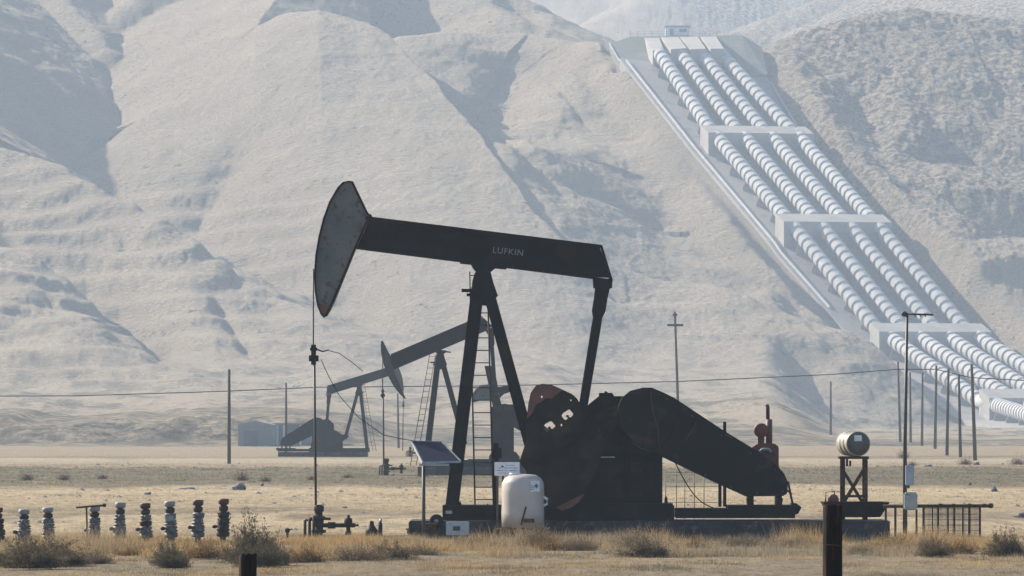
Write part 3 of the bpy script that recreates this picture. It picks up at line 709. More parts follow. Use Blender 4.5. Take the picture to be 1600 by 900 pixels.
    for sy in (-1, 1):
        for (tx, bx_, wt) in ((746, 704, .30), (763, 852, .27)):
            x0, z0 = q(tx, 455); x1, _ = q(bx_, 800)
            if tx > 750: x1, z1 = q(839, 735); z1 = z1; 
            else: z1 = zb
            dirn = Vector((x1 - x0, sy * .55, z1 - z0))
            MB().bar((x0, sy * .16, z0), (x0 + dirn.x, sy * .16 + dirn.y, z0 + dirn.z), wt, .18).build('post_leg', blk, t)
    if detail:
        x0, z0 = q(722, 640); MB().bar((q(725, 640)[0], -.45, z0), (q(725, 640)[0], .45, z0), .08).build('cross_tie', blk, t)
    # ladder on the far side of the post, with a little step
    ld = MB(); lt = 10.0
    la, lb = q(733.5, 424), q(742, 795); ra, rb_ = q(761, 424), q(771, 795)
    if not detail:
        la, lb = (SAD[0] - .55, SAD[1] - .1), (SAD[0] - 1.55, .5); ra, rb_ = (SAD[0] - .25, SAD[1] - .1), (SAD[0] - 1.25, .5)
    ld.tube([(la[0], .34, la[1]), (lb[0], .95, lb[1])], .022, 6); ld.tube([(ra[0], .34, ra[1]), (rb_[0], .95, rb_[1])], .022, 6)
    nr = 19
    for i in range(nr):
        f = (i + .3) / nr
        ld.tube([(la[0] + (lb[0] - la[0]) * f, .34 + .61 * f, la[1] + (lb[1] - la[1]) * f), (ra[0] + (rb_[0] - ra[0]) * f, .34 + .61 * f, ra[1] + (rb_[1] - ra[1]) * f)], .014, 6)
    ld.build('ladder', 'darksteel', t)
    stp = MB(); a = q(721, 453); stp.bx(a[0], a[0] + .25, .15, .5, a[1] - .045, a[1] + .03); a = q(729, 460); stp.bx(a[0], a[0] + .12, .15, .4, a[1] - .04, a[1] + .03); stp.build('grease_step', blk, t)
    # equaliser and pitman arms
    ex, ez = rb(942, 445)
    eq = MB(); eq.prism([rb(926, 433), rb(957, 437), rb(956, 450), rb(950, 452), rb(948, 456), rb(936, 452), rb(927, 450)], -.32, .32)
    eq.tube([(ex, -.92, ez), (ex, .92, ez)], .13, 12); eq.build('equaliser', blk, t)
    SH = qc(776, 640) if slim else q(955, 650); ca = R(crank_ang)
    def rc(u, v): return rot2(q(u, v), SH, ca)
    pin = qc(774, 617) if slim else rc(904, 679)
    for sy in (-1, 1):
        pm = MB(); dx, dz = pin[0] - ex, pin[1] - ez; L_ = math.hypot(dx, dz); ux, uz = dx / L_, dz / L_; nx_, nz_ = -uz, ux
        def pp(s_, w_): return (ex + ux * s_ + nx_ * w_, ez + uz * s_ + nz_ * w_)
        prof = [(-.02, .17), (.30, .15), (.62, .15), (.78, .10), (1.0, .105), (L_ - .3, .095), (L_, .14), (L_ + .12, .10)]
        out = [pp(s_, w_) for s_, w_ in prof] + [pp(s_, -w_) for s_, w_ in reversed(prof)]
        y0, y1 = sorted((sy * .74, sy * .86)); pm.prism(out, y0, y1); pm.build('pitman_arm', blk, t)
        # crank with two counterweights
        cr_ = MB(); y0, y1 = sorted((sy * .88, sy * 1.04))
        cr_.prism([qc(*p) for p in [(757, 574), (771, 574), (777, 600), (779, 617), (784, 636), (782, 645), (772, 645), (768, 628), (763, 602)]] if slim else [rc(*p) for p in [(962, 632), (972, 644), (968, 662), (938, 682), (828, 742), (816, 728), (812, 719), (920, 655)]], y0, y1)
        cr_.tube([(pin[0], sy * .7, pin[1]), (pin[0], sy * 1.14, pin[1])], .12, 12); cr_.tube([(SH[0], sy * .5, SH[1]), (SH[0], sy * 1.12, SH[1])], .17, 14)
        ck = cr_.build('crank', 'crankiron', t)
        y0, y1 = sorted((sy * .90, sy * 1.22))
        up = [(812, 720), (822, 690), (823, 652), (826, 629), (829.5, 613), (837, 603), (847, 600), (862, 602), (878, 609), (893, 616), (901, 623), (906, 632), (918, 668), (868, 698)]
        hol = [[(877, 649), (880, 645), (888, 640), (891, 640), (896, 646), (896, 649), (892, 652), (889, 652), (887, 648), (884, 650), (888, 653), (885, 656), (882, 656), (878, 652)],
               [(849, 666), (852, 662), (860, 658), (863, 659), (868, 665), (868, 667), (864, 670), (861, 670), (859, 666), (856, 668), (859, 672), (856, 675), (853, 675), (850, 670)],
               [(875.5, 662.5), (879, 662.5), (879, 666), (875.5, 666)], [(845, 618), (848, 618), (848, 622), (845, 622)], [(890.5, 624), (893.5, 624), (893.5, 627), (890.5, 627)]]
        if slim:
            wgt = MB(); wgt.prism([qc(*p) for p in [(765, 603), (752, 604), (743, 611), (738, 619), (737, 629), (740, 631), (752, 627), (765, 627)]], y0, y1); wgt.build('counterweight', 'head', ck)
            wgt = MB(); wgt.prism([qc(*p) for p in [(777, 607), (791, 605), (800, 607), (802, 613), (795, 615), (787, 618), (781, 624)]], y0, y1); wgt.build('counterweight', 'crankiron', ck)
            continue
        wgt = MB(); wgt.prism([rc(*p) for p in up], y0, y1, [[rc(*p) for p in hh] for hh in hol]); wgt.build('counterweight', 'crankiron', ck)
        # paler painted corner, as its own plate proud of the weight
        if detail:
            yy = (-1.235, -1.222) if sy < 0 else (1.222, 1.235)
            cpl = MB(); cpl.prism([rc(*p) for p in [(823, 654), (826, 629), (829.5, 613.5), (837, 603.5), (847, 601), (862, 603), (878, 610), (862, 623), (852, 622), (846, 628), (838, 632), (830, 648)]], *yy, [[rc(*p) for p in hol[3]]]); cpl.build('weight_plate', 'redbrown', ck)
        lo_ = [(822, 738), (868, 712), (940, 676), (942, 700), (930, 738), (912, 772), (896, 790), (876, 797), (852, 788), (832, 765)]
        wgt = MB(); wgt.prism([rc(*p) for p in lo_], y0, y1); wgt.build('counterweight', 'crankiron', ck)
        if detail:
            cpl = MB(); cpl.prism([rc(*p) for p in [(868, 792), (892, 780), (913, 770), (904, 783), (892, 792), (878, 797)]], *yy); cpl.build('weight_plate', 'rustorange', ck)
        if detail and sy < 0:
            for (u_, v_) in ((913, 696), (893, 706), (862, 722), (935, 672), (845, 731)):
                bl_ = MB(); x_, z_ = rc(u_, v_); bl_.lathe([(.03, -1.075), (.03, -1.04)], (x_, 0, z_), 8, 'Y'); bl_.build('crank_bolt', 'steel' if u_ == 913 else 'darksteel', ck)
    # gear reducer
    g = MB(); g.prism([qc(*p) for p in [(769, 712), (768, 638), (775, 634), (790, 633), (803, 636), (803, 712)]] if slim else [q(*p) for p in [(905, 716), (905, 650), (912, 640), (921, 631), (932, 622), (936, 619), (936, 614), (944, 614), (946, 611), (950, 614), (956, 614), (959, 619), (974, 619), (984, 613), (1000, 612), (1020, 630), (1034, 660), (1034, 716)]], -.58, .58)
    if not slim: g.prism([q(*p) for p in [(898, 700), (1036, 700), (1036, 706), (898, 706)]], -.66, .66)
    if not slim: g.prism([q(*p) for p in [(940, 622), (944, 622), (944, 700), (940, 700)]], -.62, .62)
    if not slim: g.prism([q(*p) for p in [(992, 618), (996, 618), (996, 700), (992, 700)]], -.62, .62)
    g.tube([(q(955, 650)[0], -.66, q(955, 650)[1]), (q(955, 650)[0], .66, q(955, 650)[1])], .3, 18)
    g.build('gear_reducer', 'crankiron' if detail else blk, t)
    bs = MB(); bs.prism([qc(*p) for p in [(764, 716), (768, 708), (806, 708), (812, 716), (812, 730), (764, 730)]] if slim else [q(*p) for p in [(813, 717), (830, 708), (905, 708), (1034, 708), (1034, 790), (853, 790), (853, 747), (836, 737)]], -.66, .66)
    for uu in (() if slim else (880, 930, 980, 1028)): bs.prism([q(uu - 2, 712), q(uu + 2, 712), q(uu + 2, 788), q(uu - 2, 788)], -.72, .72)
    bs.build('reducer_pedestal', blk, t)
    # belt guard
    if guard:
        gd = MB(); out = [(755 + (a_ - 688) * 2.2, 420 + (b_ - 553) * 2.2) for a_, b_ in [(790, 634), (804, 634), (816, 641), (880, 690), (884, 710), (862, 714), (822, 680), (803, 670), (786, 660), (782, 644)]] if slim else [(1003, 606), (1017, 606), (1036, 614), (1052, 622), (1129, 673), (1185, 707), (1210, 726), (1222, 739), (1227, 750), (1228, 767), (1224, 774), (1163, 775), (1117, 754), (1067, 730), (1036, 715), (1015, 707), (996, 696), (980, 683), (969, 668), (964, 655), (964, 636), (970, 622), (983, 611)]
        gd.prism([q(*p) for p in out], -1.12, -.70); gg = gd.build('belt_guard', 'guard', t, bevel=.03 if detail else 0)
        if detail:
            rm = MB(); rm.tube([(q(*p)[0], -1.125, q(*p)[1]) for p in [(1010, 608), (984, 612), (971, 623), (965, 637), (965, 655), (970, 668), (981, 682), (997, 695), (1016, 706), (1036, 714), (1066, 729), (1116, 753), (1163, 774)]], .014, 6); rm.build('rim', 'crankiron', gg)
            cv = MB(); cv.tube([(q(1006 + 46 * math.cos(a_ * .1745), 0)[0], -1.125, q(0, 657 + 46 * math.sin(a_ * .1745))[1]) for a_ in range(-9, 12)], .014, 5); cv.build('seam', 'crankiron', gg)
            for (bu, bv) in ((1040, 622), (1080, 648), (1125, 678), (1170, 706), (1208, 732), (1220, 765), (1180, 768), (1140, 758), (1100, 740)):
                bb = MB(); bx_, bz_ = q(bu, bv + 2); bb.lathe([(.022, -1.14), (.022, -1.118)], (bx_, 0, bz_), 8, 'Y'); bb.build('bolt', 'darksteel', gg)
            for pts in ([(1015, 612), (1018, 640), (1026, 668), (1029, 700)], [(1085, 660), (1078, 675), (1066, 692)], [(985, 690), (1000, 700), (1012, 704)], [(1130, 678), (1142, 684)]):
                sm = MB(); sm.tube([(q(*p)[0], -1.125, q(*p)[1]) for p in pts], .013, 5); sm.build('seam', 'darksteel', gg)
    if detail:
        for (pu0, pv0, pu1, pv1) in ((866, 722, 916, 778), (936, 722, 972, 778), (984, 722, 1022, 778)):
            MB().bx(q(pu0, 0)[0], q(pu1, 0)[0], -.685, -.662, q(0, pv1)[1], q(0, pv0)[1]).build('access_plate', 'crankiron', t, bevel=.006)
        MB().bx(q(936, 0)[0], q(960, 0)[0], -.70, -.688, q(0, 715)[1], q(0, 713)[1]).build('rating_strip', 'steel', t)
    # skid
    sk = MB(); X0, Z0 = q(692, 812); X1, Z1 = q(1052, 789)
    for sy in (-1, 1):
        y0, y1 = sorted((sy * .62, sy * .86)); sk.bx(X0, X1, y0, y1, Z0, Z1 - .04); sk.bx(X0, X1, y0 - .05, y1 + .05, Z1 - .04, Z1)
    for uu in (700, 770, 860, 940, 1040): x_ = q(uu, 0)[0]; sk.bx(x_ - .08, x_ + .08, -.62, .62, Z0 + .02, Z1 - .05)
    sk.bx(q(850, 0)[0], q(1050, 0)[0], -.9, .9, Z0 + .005, q(0, 786)[1]); sk.build('skid', blk, t)
    tl = MB(); X0, X1 = q(1055, 0)[0], q(1240, 0)[0]
    for sy in (-1, 1): y0, y1 = sorted((sy * .55, sy * .8)); tl.bx(X0, X1, y0, y1, q(0, 809)[1], q(0, 794)[1]); tl.bx(X0 + 1.2, X1, y0 - .03, y1 + .03, q(0, 794)[1], q(0, 789)[1])
    tl.bx(X0 + .1, X1, -.55, .55, q(0, 807)[1], q(0, 797)[1])
    tl.prism([q(1236, 786), q(1243, 786), q(1251, 792), q(1246, 802), q(1236, 806)], -.5, .5)
    for uu in (1170, 1217): tl.prism([q(uu - 5, 778), q(uu + 5, 778), q(uu + 3, 790), q(uu - 3, 790)], -.6, -.2)
    tl.build('engine_rails', blk, t)
    if detail:
        a = MB(); a.bar((*[q(1230, 750)[0]], -.4, q(0, 752)[1]), (q(1238, 0)[0], -.4, q(0, 790)[1]), .05); a.bar((q(1228, 0)[0], -.4, q(0, 765)[1]), (q(1236, 0)[0], -.4, q(0, 772)[1]), .04); a.build('brake_lever', blk, t)
        a = MB(); pts = []
        for i in range(13):
            f = i / 12; pts.append((q(1054 + 62 * f, 0)[0], -.3, q(0, 722 + 72 * f + 16 * math.sin(math.pi * f) * (1 if f > .0 else 0))[1]))
        a.tube(pts, .015, 6); a.build('hose', 'rubber', t)
        for uu in (1125.5, 1133): 
            MB().bar((q(uu, 0)[0], .3, q(0, 792)[1]), (q(uu, 0)[0], .3, q(0, 745 if uu < 1130 else 659)[1]), .075).build('guard_stand', blk, t)
        for uu, a_, b_ in ((719, 795, 782), (762, 796, 786), (1040, 790, 774)):
            MB().prism([q(uu - 3, a_), q(uu + 3, a_), q(uu + 2, b_ + 4), q(uu, b_), q(uu - 2, b_ + 4)], -.5, -.3).build('anchor_bolt', blk, t)
        MB().bx(q(697, 0)[0], q(707, 0)[0], -.86 - .03, -.865, q(0, 802)[1], q(0, 797)[1]).build('name_plate', 'steel', t)
    return t

JX = (755 - 800) / S
make_pumpjack('big black pumpjack with a grey horse head, nearest of the three', (JX, 150, 0))
sC = F / 330
make_pumpjack('middle dark pumpjack seen through the near pumpjack legs, head dipped to the left', ((688 - 800) / sC, 330, 0), 0, 30.7, -114, front=1.0, wf=.42, detail=False, slim=True)
sB = F / 505
make_pumpjack('farthest hazy pumpjack with its head to the right and engine to the left', ((561 - 800) / sB, 505, 0), R(180), -10, 58, wf=.62, scale=.88, detail=False)

for (xx, yy, wd_, lab) in (((775 - 800) / sC, 330, 4.0, 'dark gravel and concrete pad under the middle pumpjack'), ((505 - 800) / sB, 505, 3.5, 'dark pad under the farthest pumpjack')):
    o = MB().bx(-wd_, wd_, -1.3, 1.3, -.3, .43 if yy < 400 else .378).build('concrete_pad', 'darkconcrete', loc=(xx, yy, 0)); tag(o, lab, 'concrete pad')
# wellheads
def wellhead(label, loc, sc=1.0, big=True):
    t = thing('wellhead', label, 'wellhead', loc, 0, 'wellheads below the pumpjack heads'); t.scale = (sc,) * 3
    b = MB(); b.lathe([(.10, -.1), (.10, .12), (.17, .13), (.17, .19), (.10, .2), (.12, .42), (.16, .43), (.16, .5), (.09, .52), (.09, .62), (.11, .63), (.11, .76), (.06, .78)], (0, 0, 0), 14); b.build('casing_head', 'valvedark', t)
    b = MB(); b.bx(-.05, .12, -.1, .1, .62, .76); b.tube([(0, 0, .3), (.85, 0, .3)], .05, 8); b.tube([(.0, 0, .45), (.28, 0, .45)], .03, 8); b.tube([(.7, 0, .3), (.93, 0, .3)], .03, 6)
    b.lathe([(.08, -.09), (.08, .09)], (.3, 0, .3), 10, 'X'); b.build('flow_line', 'valvedark', t)
    b = MB(); b.lathe([(.05, 0), (.05, .18), (.09, .19), (.10, .3), (.09, .38), (.04, .40), (.04, .46)], (.69, 0, .08), 12); b.tube([(.62, 0, .12), (.76, 0, .12)], .05, 8); b.build('gate_valve', 'valvedark', t)
    for i, dx in enumerate((-.32, -.21, -.11)):
        b = MB(); b.tube([(dx, -.05 * i, -.05), (dx, -.05 * i, .42 + .04 * i)], .035, 8); b.tube([(dx, -.05 * i, .42 + .04 * i), (0, 0, .44 + .04 * i)], .03, 8); b.build('riser', 'valvedark', t)
    return t
wellhead('black wellhead under the near pumpjack rod', (P(498, 841, 150).x + 0, 150, 0))
wellhead('hazy wellhead in the middle distance under the dipped horse head', (P(604, 0, 330).x, 330, 0), 1.1)
wellhead('farthest wellhead under the hazy pumpjack head', (P(641, 0, 505).x, 505, 0), 1.0)

# concrete pad
b = MB(); b.bx(q(640, 0)[0], q(1385, 0)[0], -1.4, 1.4, -.2, q(0, 812.5)[1]); o = b.build('concrete_pad', 'darkconcrete', loc=(JX, 150, 0), bevel=.03)
tag(o, 'long dark blotchy concrete pad under the near pumpjack', 'concrete pad')

# gas engine
t = thing('gas_engine', 'red gas engine with upright exhaust behind the belt guard', 'engine', (JX, 150, 0))
e = MB(); e.prism([q(*p) for p in [(1168, 771), (1168, 708), (1174, 699), (1182, 694), (1200, 692), (1213, 694), (1216, 700), (1216, 727), (1220, 742), (1219, 771)]], -.35, .45); e.build('engine_block', 'red', t, bevel=.03)
for uu in (1172, 1216): MB().bx(q(uu - 5, 0)[0], q(uu + 5, 0)[0], -.3, .3, q(0, 790)[1], q(0, 770)[1]).build('mounting_foot', 'black', t)
e = MB(); cx, cz = q(1189, 672.5); e.lathe([(.06, -.22), (.16, -.21), (.17, -.18), (.17, .18), (.16, .21), (.05, .22)], (cx, 0, cz), 18, 'Y'); e.prism([q(1184, 683), q(1194, 683), q(1194, 694), q(1184, 694)], -.08, .08); e.prism([q(1184, 664), q(1186, 661), q(1190, 664)], -.1, .1); e.build('air_cleaner', 'red', t)
e = MB(); x, _ = q(1201.5, 0); e.tube([(x, -.1, q(0, 695)[1]), (x, -.1, q(0, 655)[1])], .075, 12); e.build('muffler', 'redbrown', t)
e = MB(); x, _ = q(1199.5, 0); e.tube([(x, -.1, q(0, 656)[1]), (x, -.1, q(0, 636)[1]), (x - .03, -.1, q(0, 632)[1])], .045, 10); e.build('exhaust_pipe', 'darksteel', t)
e = MB(); e.tube([(q(1186, 0)[0], -.42, q(0, 706)[1]), (q(1190, 0)[0], -.42, q(0, 702)[1]), (q(1200, 0)[0], -.42, q(0, 702)[1]), (q(1204, 0)[0], -.42, q(0, 707)[1])], .035, 8); e.build('hose_elbow', 'capgrey', t)

# ------------------------------------------------------------------ things around the near pumpjack
def T(name, label, cat, u, Y, group=None): return thing(name, label, cat, (P(u, 0, Y).x, Y, 0), 0, group)
def lp(u0, Y):
    s_ = F / Y; zg = HZ + CAMZ * s_
    return lambda u, v: ((u - u0) / s_, (zg - v) / s_)
# solar panel
Y = 147.5; k = lp(662, Y); t = T('solar_panel', 'solar panel tilted on a thin pole left of the pumpjack', 'solar panel', 662, Y)
MB().tube([(0, 0, -.3), (0, 0, k(0, 722)[1])], .04, 8).build('pole', 'darksteel', t)
a, b_, c, d_ = k(643, 689), k(690, 690), k(720, 720), k(661, 722)
p = MB(); th = Vector((0, 0, -.05))
vs = [Vector((a[0], .55, a[1])), Vector((b_[0], .55, b_[1])), Vector((c[0], -.45, c[1])), Vector((d_[0], -.45, d_[1]))]
p.add(vs + [v_ + th for v_ in vs], [(0, 1, 2, 3), (7, 6, 5, 4), (0, 1, 5, 4), (1, 2, 6, 5), (2, 3, 7, 6), (3, 0, 4, 7)]); p.build('panel', 'panel', t)
fr = MB()
for i in range(4): fr.bar(vs[i] + Vector((0, 0, -.02)), vs[(i + 1) % 4] + Vector((0, 0, -.02)), .035, .05, up=(0, .3, 1))
fr.bar(vs[3] + Vector((-.08, 0, -.06)), vs[3] + Vector((.6, 0, -.06)), .05); fr.build('frame', 'steel', t)
fr = MB(); fr.bar((0, 0, k(0, 735)[1]), (.15, .3, k(0, 700)[1]), .04); fr.build('bracket', 'darksteel', t)
# white tank
Y = 147.8; k = lp(817, Y); t = T('chemical_tank', 'white plastic chemical tank with brown stained front beside the post', 'tank', 817, Y)
r_ = .485; z = lambda v: k(0, v)[1]
n = 28; prof = [(.0, z(740.5)), (.16, z(741)), (.30, z(742)), (.42, z(747)), (r_, z(755)), (r_ + .008, z(770)), (r_, z(786)), (r_ + .008, z(802)), (r_, z(824)), (.05, z(825))]
MB().lathe(prof[::-1], (0, 0, 0), 32).build('tank_body', 'tank', t)
MB().lathe([(.13, z(742)), (.13, z(739))], (-.18, -.08, 0), 16).build('lid', 'white', t)
st = MB(); 
for i in range(5):
    a0, a1 = R(-70 + i * 6), R(-64 + i * 6); rr = r_ + .014
    st.add([(rr * math.cos(a0), rr * math.sin(a0), z(768)), (rr * math.cos(a1), rr * math.sin(a1), z(768)), (rr * math.cos(a1), rr * math.sin(a1), z(751)), (rr * math.cos(a0), rr * math.sin(a0), z(751))], [(0, 1, 2, 3)])
st.build('label_sheet', 'white', t)
st = MB(); rr = r_ + .018; a0 = R(-52); cxx, cyy = rr * math.cos(a0), rr * math.sin(a0)
st.add([(cxx - .05, cyy - .035, z(759)), (cxx, cyy, z(763)), (cxx + .05, cyy + .04, z(759)), (cxx, cyy, z(755))], [(0, 1, 2, 3)]); st.build('warning_diamond', 'blue', t)
for i in range(3):
    lz = z(759 + i * 2.6); ln = MB(); pts = [((r_ + .017) * math.cos(R(a_)), (r_ + .017) * math.sin(R(a_)), lz) for a_ in range(-70, -56, 3)]; ln.tube(pts, .006, 4); ln.build('label_line', 'blue', t)
MB().tube([(r_ - .02, -.1, z(776)), (r_ + .07, -.1, z(780)), (r_ + .07, -.1, z(788)), (r_ - .01, -.1, z(790))], .035, 8).build('handle', 'white', t)
MB().bar((k(822, 0)[0], -r_ - .01, z(791)), (k(814, 0)[0], -r_ - .02, z(820)), .035, .02).build('sight_strap', 'rust', t)
MB().bx(.02, .26, -r_ - .02, -r_ + .1, z(816), z(810)).build('spill_label', 'rust', t)
b = MB(); b.bx(-.62, .62, -.6, .5, -.1, z(826)); o = b.build('tank_stand', 'rust', loc=(P(817, 0, 147.8).x, 147.8, 0)); tag(o, 'low rusty stand under the white chemical tank', 'stand')
# sign
Y = 148.2; k = lp(792, Y); t = T('well_sign', 'white well sign with blue print above the plastic tank', 'sign', 792, Y)
x0, z1 = k(772.5, 722); x1, z0 = k(812, 743.5)
sg = MB(); sg.bx(x0, x1, -.015, .015, z0, z1); sg.build('sign_board', 'white', t, bevel=.012)
for uu in (777, 786): MB().bar((k(uu, 0)[0], .05, -.2), (k(uu, 0)[0], .05, z0 + .25), .05).build('sign_post', 'darksteel', t)
sy_ = MB(); xx = k(785, 0)[0]; zz = k(0, 729)[1]; sy_.add([(xx - .04, -.018, zz), (xx, -.018, zz - .035), (xx + .04, -.018, zz), (xx, -.018, zz + .035)], [(0, 1, 2, 3)]); sy_.build('sign_mark', 'blue', t)
for row, (za, pat) in enumerate(((727, [(791, 805)]), (731, [(779, 783), (788, 808)]), (735, [(777, 786), (789, 793), (796, 806)]), (739, [(779, 791), (795, 806)]))):
    for (ua, ub) in pat:
        ln = MB(); u_ = ua
        while u_ < ub:
            wv = rnd.uniform(.8, 2.0); ln.bx(k(u_, 0)[0], k(min(u_ + wv, ub), 0)[0], -.019, -.0165, k(0, za + .7)[1], k(0, za - .5)[1]); u_ += wv + .9
        ln.build('sign_text', 'blue', t)
# tall dark box post behind the sign
t = T('panel_post', 'dark tall control post standing behind the white sign', 'post', 776, 149.2)
k = lp(776, 149.2); MB().bx(k(771, 0)[0], k(779, 0)[0], -.06, .06, -.2, k(0, 692)[1]).build('upright', 'black', t); MB().bx(k(770, 0)[0], k(784, 0)[0], -.1, .1, k(0, 716)[1], k(0, 700)[1]).build('brace', 'black', t)
# small meter box, tyre
Y = 147.3; k = lp(714, Y); t = T('meter_box', 'small pale grey meter box at the foot of the pumpjack post', 'box', 714, Y)
MB().bx(k(697, 0)[0], k(733, 0)[0], -.15, .15, k(0, 836)[1], k(0, 815)[1]).build('case', 'boxblue', t, bevel=.012)
MB().bx(k(708, 0)[0], k(719, 0)[0], -.17, -.152, k(0, 829)[1], k(0, 822)[1]).build('gauge', 'darksteel', t)
for uu in (700, 730): MB().bar((k(uu, 0)[0], 0, -.1), (k(uu, 0)[0], 0, k(0, 836)[1]), .04).build('leg', 'darksteel', t)
Y = 148.4; t = T('flywheel', 'small black wheel leaning beside the pumpjack post', 'wheel', 682, Y)
MB().lathe([(.07, -.05), (.15, -.06), (.165, 0), (.15, .06), (.07, .05)], (0, 0, .42), 20, 'Y').build('tyre', 'rubber', t); MB().lathe([(.05, -.055), (.05, .055)], (0, 0, .42), 12, 'Y').build('hub', 'steel', t)
MB().bar((0, 0, -.1), (0, 0, .35), .06).build('bracket', 'rust', t)
b = MB(); b.bx(-.16, .2, -.3, .3, -.2, .38); o = b.build('timber_block', 'rust', loc=(P(668, 0, 148).x, 148, 0)); tag(o, 'brown block beside the solar panel pole', 'block')
# flow line lying along the ground
o = MB().tube([P(505, 838, 149) , P(560, 842, 149), P(600, 840, 149), P(660, 838, 149)], .045, 8).build('ground_pipe', 'valvedark'); tag(o, 'dark flow pipe lying on the ground from the wellhead to the pad', 'pipe')
t = T('gate_valve', 'small squat dark valve on the ground pipe', 'valve', 581, 149)
MB().lathe([(.06, -.05), (.06, .1), (.15, .12), (.15, .2), (.10, .25), (.05, .34), (.05, .40), (.02, .42)], (0, 0, 0), 12).build('valve_body', 'valvedark', t)
MB().tube([(-.15, 0, .12), (.15, 0, .12)], .06, 8).build('flange', 'valvedark', t)
t = T('stub_pipe', 'short upright dark pipe stub with a cap near the ground valve', 'pipe', 594, 148.6); MB().tube([(0, 0, -.1), (0, 0, .38)], .055, 10).build('riser', 'valvedark', t); MB().tube([(0, 0, .38), (.02, 0, .47)], .03, 8).build('cap', 'steel', t)
t = T('small_valve', 'small low valve between the ground pipe and the pad', 'valve', 641, 148.6); MB().lathe([(.04, -.1), (.04, .12), (.08, .13), (.08, .22), (.03, .24)], (0, 0, 0), 10).build('valve_body', 'valvedark', t); MB().bar((-.1, 0, .23), (.1, 0, .26), .03).build('handle', 'valvedark', t)
t = T('small_valve', 'little tap left of the near wellhead in the weeds', 'valve', 449, 148.6); MB().lathe([(.03, -.1), (.03, .16), (.06, .17), (.06, .24), (.02, .26)], (0, 0, 0), 10).build('valve_body', 'valvedark', t); MB().bar((-.02, 0, .2), (.12, 0, .24), .03).build('handle', 'valvedark', t)

# drum on a stand in a tray
Y = 150.5; k = lp(1333, Y); t = T('oil_drum', 'steel drum lying on its side on top of the rusty stand', 'drum', 1333, Y)
t.location.z = k(0, 713)[1]; t.rotation_euler = (0, 0, R(13))
rr = .285; dz = rr + .01
dm = MB(); pr = []
for yy, r2 in ((-.44, rr - .02), (-.45, rr), (-.43, rr + .008), (-.42, rr - .004), (-.15, rr - .004), (-.14, rr + .01), (-.12, rr - .004), (.15, rr - .004), (.16, rr + .01), (.18, rr - .004), (.43, rr), (.45, rr)): pr.append((r2, yy))
dm.lathe(pr, (0, 0, dz), 32, 'Y'); dm.build('drum_shell', 'drumside', t)
MB().lathe([(.02, -.445), (rr - .02, -.443), (rr - .02, -.435)], (0, 0, dz), 32, 'Y').build('drum_end', 'drum', t)
MB().bx(-.10, .08, -.455, -.4475, dz + .06, dz + .2).build('paper_label', 'white', t)
Y = 150.5; t = T('drum_stand', 'rusty angle iron stand carrying the drum', 'stand', 1333, Y)
A = [(k(1314, 0)[0], -.32), (k(1352, 0)[0], -.32), (k(1319, 0)[0], .32), (k(1347, 0)[0] + .06, .32)]
zt = k(0, 713)[1]; zb_ = .62
for (x, y) in A: MB().bar((x, y, zb_ - .2), (x, y, zt), .075).build('leg', 'rust', t)
fr = MB(); fr.bx(k(1310, 0)[0], k(1356, 0)[0], -.37, -.29, zt - .06, zt); fr.bx(k(1314, 0)[0], k(1356, 0)[0], .29, .37, zt - .06, zt)
fr.bx(k(1310, 0)[0], k(1310, 0)[0] + .07, -.29, .29, zt - .06, zt - .001); fr.bx(k(1352, 0)[0], k(1352, 0)[0] + .07, -.29, .29, zt - .06, zt - .001); fr.build('top_frame', 'rust', t)
for y in (-.32, .32):
    br = MB(); br.bar((A[0][0], y, zt - .25), (A[1][0], y + .003, zb_ + .1), .05, .03); br.bar((A[0][0], y + .035, zb_ + .1), (A[1][0], y + .035, zt - .25), .05, .03); br.build('cross_brace', 'rust', t)
MB().bx(A[0][0], A[1][0], -.35, -.29, k(0, 777)[1], k(0, 773)[1]).build('lower_rail', 'rust', t)
MB().tube([(k(1323, 0)[0], -.1, zt - .05), (k(1323, 0)[0], -.1, k(0, 728)[1]), (k(1328, 0)[0], -.1, k(0, 728)[1]), (k(1328, 0)[0], -.1, zt - .1)], .028, 8).build('drain_pipe', 'rust', t)
t = T('spill_tray', 'black flared spill tray under the drum stand', 'tray', 1334, 150.4)
zt2 = k(0, 784)[1]; z0 = k(0, 807.5)[1]
xa, xb, xc, xd = k(1283, 0)[0], k(1386, 0)[0], k(1297, 0)[0], k(1372, 0)[0]
tr = MB(); vs = [(xc, -.6, z0), (xd, -.6, z0), (xd, .6, z0), (xc, .6, z0), (xa, -.85, zt2), (xb, -.85, zt2), (xb, .85, zt2), (xa, .85, zt2)]
vi = [(xc + .04, -.56, z0 + .04), (xd - .04, -.56, z0 + .04), (xd - .04, .56, z0 + .04), (xc + .04, .56, z0 + .04), (xa + .06, -.80, zt2), (xb - .06, -.80, zt2), (xb - .06, .80, zt2), (xa + .06, .80, zt2)]
fs = [(0, 1, 2, 3)] + [(i, (i + 1) % 4, 4 + (i + 1) % 4, 4 + i) for i in range(4)] + [(8, 9, 10, 11)] + [(8 + i, 8 + (i + 1) % 4, 12 + (i + 1) % 4, 12 + i) for i in range(4)] + [(4 + i, 4 + (i + 1) % 4, 12 + (i + 1) % 4, 12 + i) for i in range(4)]
tr.add(vs + vi, fs); tr.build('tray_shell', 'black', t)
t = T('transfer_pump', 'small red hand pump on the spill tray left of the drum stand', 'pump', 1302, 150); t.location.z = .78
k2 = lambda u, v: (((u - 1302) / S), (840.9 - v) / S - .78)
MB().lathe([(.10, k2(0, 788)[1]), (.13, k2(0, 783)[1]), (.13, k2(0, 779)[1]), (.09, k2(0, 774)[1]), (.03, k2(0, 772)[1])], (0, 0, 0), 16).build('pump_body', 'red', t)
